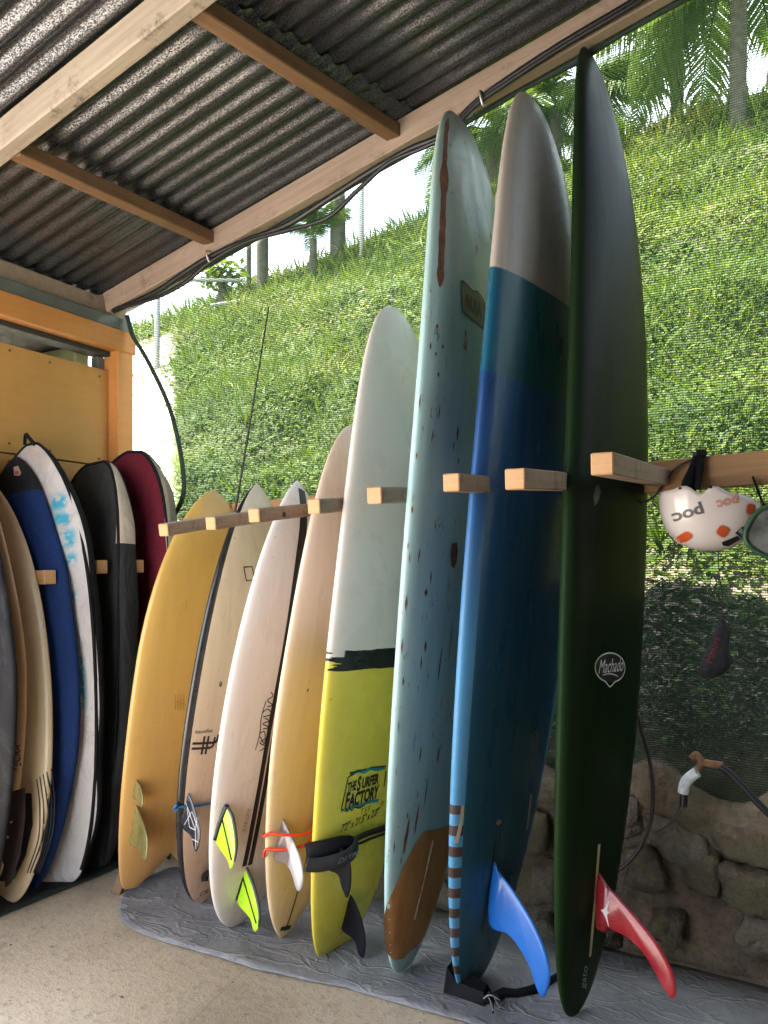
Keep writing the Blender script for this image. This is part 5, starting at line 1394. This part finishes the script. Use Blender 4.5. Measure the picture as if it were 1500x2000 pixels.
wb = tag(box('bracket', (0, 0, 0), (0.09, 0.03, 0.045), M['rail_wood'], bevel=0.003, loc=on_plane(1482, 1012, 2.47)), 'small wood block under the rail behind the green rimmed goggles', 'block')

PV = 2.44
pc = on_plane(1400, 1270, PV)
K2 = (pc.y / (SA * 650 / 1500 + CA)) / 1500
pouch = empty('pouch', pc, (0, 0, R(24)), label='small black neoprene pouch with faint red print hanging before the net', cat='pouch')
rows = [(1208, 1409, 5, 0.006), (1222, 1412, 10, 0.012), (1240, 1408, 15, 0.018), (1262, 1404, 19, 0.022), (1285, 1400, 25, 0.022), (1300, 1397, 31, 0.018), (1310, 1395, 30, 0.012), (1319, 1402, 12, 0.006)]
V, F = [], []
for py, cx, hw_, d in rows:
    for k in range(14):
        a = 2 * math.pi * k / 14
        V.append(((cx - 1400 + hw_ * math.copysign(abs(math.cos(a)) ** 0.7, math.cos(a))) * K2, d * math.sin(a), -(py - 1270) * K2 + (0.010 * math.cos(a) if py > 1290 else 0)))
for i in range(len(rows) - 1):
    for k in range(14): F.append((i * 14 + k, i * 14 + (k + 1) % 14, (i + 1) * 14 + (k + 1) % 14, (i + 1) * 14 + k))
F += [tuple(range(13, -1, -1)), tuple(7 * 14 + k for k in range(14))]
mesh('bag', V, F, plain('black_neoprene_fabric', (0.012, 0.012, 0.017), 0.8, 0.3, 40, bump=0.5, bscale=120), pouch)
me = text_mesh('Manera', 0.030, 0.2)
for v in me.vertices:
    tx, ty = v.co.x * 0.9, v.co.y
    a = R(72); v.co = ((1388 - 1400) * K2 + tx * math.cos(a) - ty * math.sin(a), -0.0245, -(1268 - 1270) * K2 + tx * math.sin(a) + ty * math.cos(a))
link('lettering', me, plain('faded_red_print', (0.16, 0.02, 0.03), 0.6), pouch, False)
inv = pouch.matrix_basis
pouch.matrix_basis = Matrix.Translation(pc) @ Matrix.Rotation(R(24), 4, 'Z')
pi_ = pouch.matrix_basis.inverted()
tube('hanging_cord', [pi_ @ on_plane(1409, 1212, PV), pi_ @ on_plane(1411, 1160, PV + 0.02), pi_ @ on_plane(1404, 1110, PV + 0.05), pi_ @ on_plane(1402, 980, PV + 0.055), pi_ @ on_plane(1400, 960, PV + 0.06)], 0.0018, M['cable'], pouch, 5, n=5)

brown_cord = plain('brown_rubber_hose', (0.050, 0.032, 0.026), 0.5)
tag(tube('hose', [on_plane(x, y, 2.50) for x, y in ((1238, 1370), (1252, 1425), (1268, 1480), (1275, 1540), (1273, 1590), (1262, 1630), (1240, 1670), (1205, 1702), (1180, 1715))], 0.0065, brown_cord, n=6), 'thin brown hose curving down the stone wall behind the green longboard', 'hose')
tag(tube('cord', [on_plane(x, y, 2.485) for x, y in ((1243, 985), (1275, 972), (1300, 940), (1320, 915), (1340, 902), (1358, 897))], 0.0038, brown_cord, n=6), 'thin brown cord looping from the rail under the helmet strap', 'cord')
tp = empty('water_pipe', on_plane(1360, 1520, 2.47), label='rusty pipe joint wrapped in white tape on top of the stone wall', cat='pipe')
TI = Matrix.Translation(-Vector(tp.location))
rusty = plain('rusty_pipe', (0.17, 0.085, 0.045), 0.8, 0.4, 40, bump=0.5, bscale=80)
for nm, P, r, m_ in (('pipe', [(1412, 1495), (1390, 1492), (1372, 1490), (1362, 1502)], 0.011, rusty), ('tape_wrap', [(1362, 1508), (1348, 1518), (1338, 1530), (1334, 1549)], 0.016, plain('white_tape', (0.60, 0.64, 0.66), 0.5, 0.25, 60, bump=0.6, bscale=70)), ('valve', [(1335, 1550), (1335, 1562), (1334, 1574)], 0.012, M['blackgloss']), ('elbow', [(1372, 1490), (1360, 1474), (1352, 1482)], 0.011, rusty)):
    o = tube(nm, [on_plane(x, y, 2.462) for x, y in P], r, m_, tp, 12, n=6); o.matrix_parent_inverse = TI
tag(tube('hose', [on_plane(x, y, 2.455) for x, y in ((1406, 1497), (1425, 1510), (1450, 1535), (1480, 1568), (1515, 1604), (1560, 1660))], 0.0105, M['cable'], nr=10, n=6), 'thick black hose running off the pipe joint over the stone wall', 'hose')
wire = [on_plane(x, y, 2.475) for x, y in ((1331, 1560), (1322, 1590), (1300, 1615), (1280, 1625))]
tag(tube('wire', wire, 0.003, brown_cord, n=5), 'thin brown wire trailing from the taped pipe joint', 'wire')

# ------------------------------------------------------------------ rod
a, b = on_plane(525, 600, 2.46), on_plane(455, 985, 2.46)
d = (b - a) / (a.z - b.z)
foot = b + d * (b.z - 0.01)
rp = [a.lerp(foot, k / 10) + Vector((0.02 * math.sin(k / 10 * math.pi), 0, 0)) for k in range(11)]
rod = empty('fishing_rod', foot, label='thin black fishing rod standing behind the boards against the net', cat='fishing rod')
RI_ = Matrix.Translation(-Vector(foot))
o = tube('blank', rp, [0.0026 + 0.0008 * k for k in range(11)], M['cable'], rod, 6); o.matrix_parent_inverse = RI_
for k in (1, 2, 3, 4):
    p = rp[k]; o = tube('guide', [p + Vector((0.006 + 0.004 * math.cos(q * 0.785), -0.004, 0.004 * math.sin(q * 0.785))) for q in range(8)], 0.0012, M['cable'], rod, 5, closed=True); o.matrix_parent_inverse = RI_

# ------------------------------------------------------------------ vegetation on the hill
def visible_band(v, slack=0.6):
    return -1.10 * v - slack, 0.05 * v + slack
def scatter(n, vmin, vmax, power=1.6):
    v = vmin * (vmax / vmin) ** (RNG.random(n) ** 1.0)
    lo, hi = -1.12 * v - 0.7, 0.02 * v + 0.9
    return lo + (hi - lo) * RNG.random(n), v
def leaf_mesh(name, n, m, vmin, vmax, s0, s1, asp, upright, keep=None, lift=0.03, kind_label=None):
    u, v = scatter(n, vmin, vmax)
    if keep is not None:
        k = np.array([keep(a, b) for a, b in zip(u, v)]); u, v = u[k], v[k]
    n = len(u)
    z = np.array([hill_z(float(a), float(b)) for a, b in zip(u, v)])
    sz = s0 + (s1 - s0) * ((v - vmin) / (vmax - vmin)); sz = sz * np.clip(np.exp(RNG.normal(size=n) * 0.45), 0.45, 2.6)
    nrm = np.stack([0.9 * (RNG.random(n) - 0.5), -0.60 + 0.9 * (RNG.random(n) - 0.5), 0.75 + 0.5 * (RNG.random(n) - 0.5)], 1)
    nrm /= np.linalg.norm(nrm, axis=1)[:, None]
    d = np.stack([RNG.normal(size=n), RNG.normal(size=n), RNG.normal(size=n) + upright], 1)
    d -= nrm * (d * nrm).sum(1)[:, None] * (1 - min(upright, 1) * 0.8)
    d /= np.linalg.norm(d, axis=1)[:, None]
    w = np.cross(nrm, d); w /= np.linalg.norm(w, axis=1)[:, None]
    c = np.stack([u, v, z + lift * RNG.random(n)], 1)
    P = np.empty((n, 4, 3))
    P[:, 0] = c; P[:, 2] = c + d * sz[:, None]
    mid = c + d * (sz * 0.5)[:, None] + nrm * (sz * 0.12)[:, None]
    P[:, 1] = mid + w * (sz * asp * 0.5)[:, None]; P[:, 3] = mid - w * (sz * asp * 0.5)[:, None]
    me = bpy.data.meshes.new(name)
    me.vertices.add(n * 4); me.vertices.foreach_set('co', P.reshape(-1).astype(np.float32))
    me.loops.add(n * 4); me.loops.foreach_set('vertex_index', np.arange(n * 4, dtype=np.int32))
    me.polygons.add(n); me.polygons.foreach_set('loop_start', np.arange(0, n * 4, 4, dtype=np.int32)); me.polygons.foreach_set('loop_total', np.full(n, 4, dtype=np.int32))
    me.update(calc_edges=True)
    o = link(name, me, m, smooth=False)
    return tag(o, kind='stuff')
def cover(u, v):
    k = mnoise.noise(Vector((u * 0.45 + v * 0.1, v * 1.0, 2.0))) + 0.5 * mnoise.noise(Vector((u * 1.7, v * 1.9, 8.0)))
    if u / v < -0.955 and v < 8.6: return RNG.random() < 0.05  # leaves thinned so the painted sun glare shows
    thr = -0.34 + (0.55 * max(0, 1 - (v - 2.7) / 0.7) if u > -1.6 else 0.0)
    return k + RNG.normal() * 0.20 > thr
def blades(u, v):
    if u / v < -0.955 and v < 8.6: return RNG.random() < 0.04  # blades thinned over the same painted glare
    k = mnoise.noise(Vector((u * 0.7, v * 1.2, 12.0)))
    return k + RNG.normal() * 0.25 > (-0.14 if v > 3.6 else 0.15)
leaf_mesh('ground_cover', 300000, M['leaf'], 2.72, 11.2, 0.019, 0.052, 0.62, 0.2, cover, 0.08)
leaf_mesh('hill_grass', 230000, M['blade'], 2.75, 11.3, 0.055, 0.17, 0.085, 1.0, blades, 0.02)
leaf_mesh('leaf_litter', 60000, M['dry'], 2.68, 3.02, 0.012, 0.034, 0.34, 0.2, lambda a, b: a > -2.0 or RNG.random() < 0.3, 0.04)
def clump(u, v):
    k = mnoise.noise(Vector((u * 2.6, v * 2.6, 40.0)))
    return k + RNG.normal() * 0.08 > 0.12
leaf_mesh('bank_leaves', 26000, M['leaf'], 2.67, 3.5, 0.020, 0.036, 0.7, 0.3, clump, 0.09)
# taller single weeds on the slope near the wall
def tuft(loc, h, n, m, name, label, cat, group=None, spread=0.5, wid=0.018):
    V, F = [], []
    for k in range(n):
        a = random.uniform(0, 2 * math.pi); L = h * random.uniform(0.6, 1.1); sp = spread * random.uniform(0.3, 1.0)
        dr = Vector((math.cos(a), math.sin(a), 0)); sd = Vector((-dr.y, dr.x, 0))
        P = [dr * (sp * L * (t ** 1.6)) + Vector((0, 0, L * (t - 0.35 * sp * t * t))) for t in (0, 0.35, 0.7, 1.0)]
        i0 = len(V)
        for p, w_ in zip(P, (0.6, 1.0, 0.7, 0.05)): V += [p + sd * (wid / 2 * w_), p - sd * (wid / 2 * w_)]
        for q in range(3): F.append((i0 + 2 * q, i0 + 2 * q + 1, i0 + 2 * q + 3, i0 + 2 * q + 2))
    o = mesh(name, V, F, m, None, smooth=True, loc=loc, recalc=False)
    return tag(o, label, cat, group)
for px, py, lb in ((1290, 1460, 'weed growing on the stone wall top just right of the green longboard'), (1345, 1475, 'weed sprouting above the taped pipe joint'), (1425, 1440, 'weed behind the net above the thick black hose'), (1475, 1180, 'weed on the shaded bank below the green rimmed goggles'), (1330, 1180, 'weed on the shaded bank left of the hanging pouch'), (1290, 1020, 'weed just left of the white helmet behind the net'), (600, 820, 'weed on the slope above the pale tan board'), (480, 840, 'weed on the slope behind the fishing rod'), (1420, 300, 'weed below the foot of the thick trunked palm'), (450, 690, 'weed on the upper slope left of the fishing rod tip'), (400, 760, 'weed near the curved left edge of the net')):
    tuft(on_hill(px, py) - Vector((0, 0, 0.02)), random.uniform(0.16, 0.34), 16, M['blade'], 'weed', lb, 'weed', 'weeds on the slope', 0.7)

# ------------------------------------------------------------------ palms, trees, posts on the ridge
def trunk_mesh(name, path, r0, r1, m, parent, rings=True):
    P = smooth_path(path, 8); N = len(P)
    rad = [(r0 + (r1 - r0) * i / (N - 1)) * (1 + (0.06 if (i % 2 and rings) else 0) + 0.05 * mnoise.noise(Vector((i * 0.6, r0 * 50, 0)))) for i in range(N)]
    return tube(name, P, rad, m, parent, 12)
def frond_mesh(L, droop, nl, lw, ll):
    V, F = [], []
    P = [Vector((L * t * (1 - 0.18 * droop * t), 0, L * (0.28 * t - droop * 0.62 * t * t))) for t in [k / 14 for k in range(15)]]
    tv, tf = tube_vf(P, [0.016 * (1 - 0.85 * k / 14) + 0.002 for k in range(15)], 5)
    V += tv; F += tf
    for s_ in (1, -1):
        for k in range(nl):
            t = 0.10 + 0.90 * k / nl
            i = min(int(t * 14), 13); p = P[i].lerp(P[i + 1], t * 14 - i); tg = (P[i + 1] - P[i]).normalized()
            l = ll * math.sin(math.pi * (0.12 + 0.82 * t)) * random.uniform(0.8, 1.15)
            dr = (tg * 0.55 + Vector((0, s_, 0)) * 0.75 + Vector((0, 0, random.uniform(-0.35, 0.05)))).normalized()
            q1 = p + dr * l * 0.5 + Vector((0, 0, -0.05 * l)); q2 = p + dr * l * 0.92 + Vector((0, 0, -(0.42 + 0.3 * random.random()) * l))
            wv = tg * (lw / 2); i0 = len(V)
            V += [p - wv * 0.6, p + wv * 0.6, q1 + wv, q1 - wv, q2]
            F += [(i0, i0 + 1, i0 + 2, i0 + 3), (i0 + 3, i0 + 2, i0 + 4)]
    me = bpy.data.meshes.new('frond'); me.from_pydata([tuple(v) for v in V], [], F); me.update(); me.materials.append(M['frond'])
    return me
FR = [frond_mesh(2.1, 0.9, 60, 0.040, 0.62), frond_mesh(1.9, 1.25, 56, 0.040, 0.58), frond_mesh(1.7, 0.6, 52, 0.040, 0.5)]
def palm(base, h, r, label, nf=15, scale=1.0, lean=(0, 0), trunk=True, start=0.0, pitch=(-0.9, 0.25)):
    o = empty('palm_tree', base, label=label, cat='palm tree', group='palms on the ridge')
    top = Vector((lean[0], lean[1], h))
    if trunk: trunk_mesh('trunk', [(0, 0, -0.3), (lean[0] * 0.3, lean[1] * 0.3, h * 0.4), (lean[0] * 0.7, lean[1] * 0.7, h * 0.8), top], r * 1.15, r * 0.9, M['bark'], o)
    for k in range(nf):
        f = bpy.data.objects.new('frond', FR[k % 3]); COL.objects.link(f); f.parent = o
        f.location = top + Vector((0, 0, 0.05 * (k % 4)))
        f.rotation_euler = (random.uniform(-0.2, 0.2), random.uniform(*pitch) * 0.8, start + k * 2.399 + random.uniform(-0.2, 0.2))
        s_ = scale * random.uniform(0.85, 1.1); f.scale = (s_, s_, s_)
    return o
palm(on_hill(1440, 262), 2.05, 0.080, 'tallest palm on the ridge with a thick trunk, close to the right edge', 15, 1.1, (0.03, 0.0), pitch=(-0.4, 0.5))
palm(on_hill(1322, 232), 1.25, 0.075, 'short palm with hanging fronds left of the thick trunked palm', 8, 0.70, (0.0, 0.05), pitch=(-0.9, 0.1))
palm(on_hill(1085, 290), 0.9, 0.08, 'bushy palm showing between the blue and green longboards', 16, 0.9, pitch=(-0.8, 0.2))
palm(on_hill(960, 300), 1.0, 0.08, 'small palm half hidden behind the pale blue longboard nose', 12, 0.8, pitch=(-0.6, 0.2))
palm(on_hill(612, 545), 0.55, 0.05, 'young feathery palm standing among the bare trunks on the ridge', 11, 0.36, pitch=(-1.5, -0.7))
def tree(base, h, r, label, crown=True, cr=1.0, nleaf=900, lean=0.0):
    o = empty('tree', base, label=label, cat='tree', group='trees on the ridge')
    trunk_mesh('trunk', [(0, 0, -0.3), (lean * 0.2, 0, h * 0.35), (lean * 0.5, 0.03, h * 0.7), (lean, 0, h)], r * 1.15, r * 0.75, M['bark'], o, False)
    for k in range(4):
        a = k * 1.7; e = Vector((lean + cr * 0.7 * math.cos(a), cr * 0.7 * math.sin(a), h + cr * 0.6))
        trunk_mesh('limb', [(lean * 0.9, 0, h * 0.86), Vector((lean, 0, h)).lerp(e, 0.5) + Vector((0, 0, 0.1)), e], r * 0.5, r * 0.15, M['bark'], o, False)
    V, F = [], []
    cl = [Vector((lean + random.gauss(0, cr * 0.5), random.gauss(0, cr * 0.5), h + cr * 0.5 + random.gauss(0, cr * 0.3))) for _ in range(16)]
    for k in range(nleaf):
        c = random.choice(cl) + Vector((random.gauss(0, 0.22), random.gauss(0, 0.22), random.gauss(0, 0.18))) * cr
        d = Vector((random.gauss(0, 1), random.gauss(0, 1), random.gauss(0, 0.6))).normalized(); w_ = d.orthogonal().normalized(); s_ = random.uniform(0.08, 0.16)
        i0 = len(V); V += [c, c + d * s_ * 0.5 + w_ * s_ * 0.28, c + d * s_, c + d * s_ * 0.5 - w_ * s_ * 0.28]; F.append((i0, i0 + 1, i0 + 2, i0 + 3))
    mesh('crown', V, F, M['leaf'], o, smooth=False, recalc=False)
    return o
tree(on_hill(660, 512), 2.6, 0.10, 'thickest bare trunk on the ridge, next to the feathery young palm', cr=1.1, nleaf=1400)
tree(on_hill(513, 572), 2.4, 0.082, 'straight bare trunk on the ridge above the black railed board', cr=1.0, nleaf=1100)
tree(on_hill(486, 580), 2.2, 0.035, 'thin sapling on the ridge beside the straight bare trunk', cr=0.7, nleaf=500)
tree(on_hill(435, 605), 0.30, 0.10, 'leafy low stump on the ridge near the pipe frame', cr=0.35, nleaf=260)
p = on_hill(706, 506)
tag(tube('post', [p + Vector((0, 0, -0.3)), p + Vector((0, 0, 1.6))], 0.032, M['galv'], nr=8), 'thin grey post on the ridge to the right of the thick trunk', 'post')
p = on_hill(307, 722)
fr_ = empty('pipe_frame', p, label='galvanised pipe frame with crossbars standing on the slope by the orange post', cat='pipe frame')
FI = Matrix.Translation(-Vector(p))
for a_, b_, r in ((p + Vector((0, 0, -0.3)), p + Vector((0, 0, 1.22)), 0.033), (p + Vector((-0.9, -0.5, 1.10)), p + Vector((0.85, 0.55, 1.10)), 0.025), (p + Vector((-0.2, 1.2, 1.15)), p + Vector((1.3, 1.9, 1.35)), 0.025)):
    o = tube('pipe', [a_, b_], r, M['galv'], fr_, 8); o.matrix_parent_inverse = FI
p = on_hill(290, 668) + Vector((-0.3, 0.8, 0.0))
tag(rock('tent', p + Vector((0, 0, 0.10)), (0.65, 0.5, 0.34), plain('blue_tent_fabric', (0.03, 0.12, 0.42), 0.6, bump=0.3, bscale=10), None, 4, 3, 0.25, 0, 0.3), 'small blue tarpaulin tent beyond the ridge beside the pipe frame', 'tent')

# ------------------------------------------------------------------ grit and dry bits on the floor and the mat
V, F = [], []
gr = random.Random(23)
for k in range(260):
    x = gr.uniform(-2.45, 0.6); y = gr.uniform(1.35, 2.5); r_ = gr.uniform(0.0015, 0.0045) * (2.2 if k % 11 == 0 else 1); a = gr.uniform(0, 6.28)
    z0 = 0.022 if y > 2.0 and x > -2.15 else 0.001
    i0 = len(V)
    for q, (ax_, ay_) in enumerate(((1, 0), (0, 0.6), (-1, 0.1), (0.1, -0.6))):
        V.append((x + r_ * (ax_ * math.cos(a) - ay_ * math.sin(a)), y + r_ * (ax_ * math.sin(a) + ay_ * math.cos(a)), z0))
    V.append((x, y, z0 + r_ * 0.6))
    F += [(i0, i0 + 1, i0 + 4), (i0 + 1, i0 + 2, i0 + 4), (i0 + 2, i0 + 3, i0 + 4), (i0 + 3, i0, i0 + 4)]
tag(mesh('floor_debris', V, F, plain('dry_grit', (0.16, 0.11, 0.07), 0.9, 0.6, 3), None, smooth=False, recalc=False), kind='stuff')
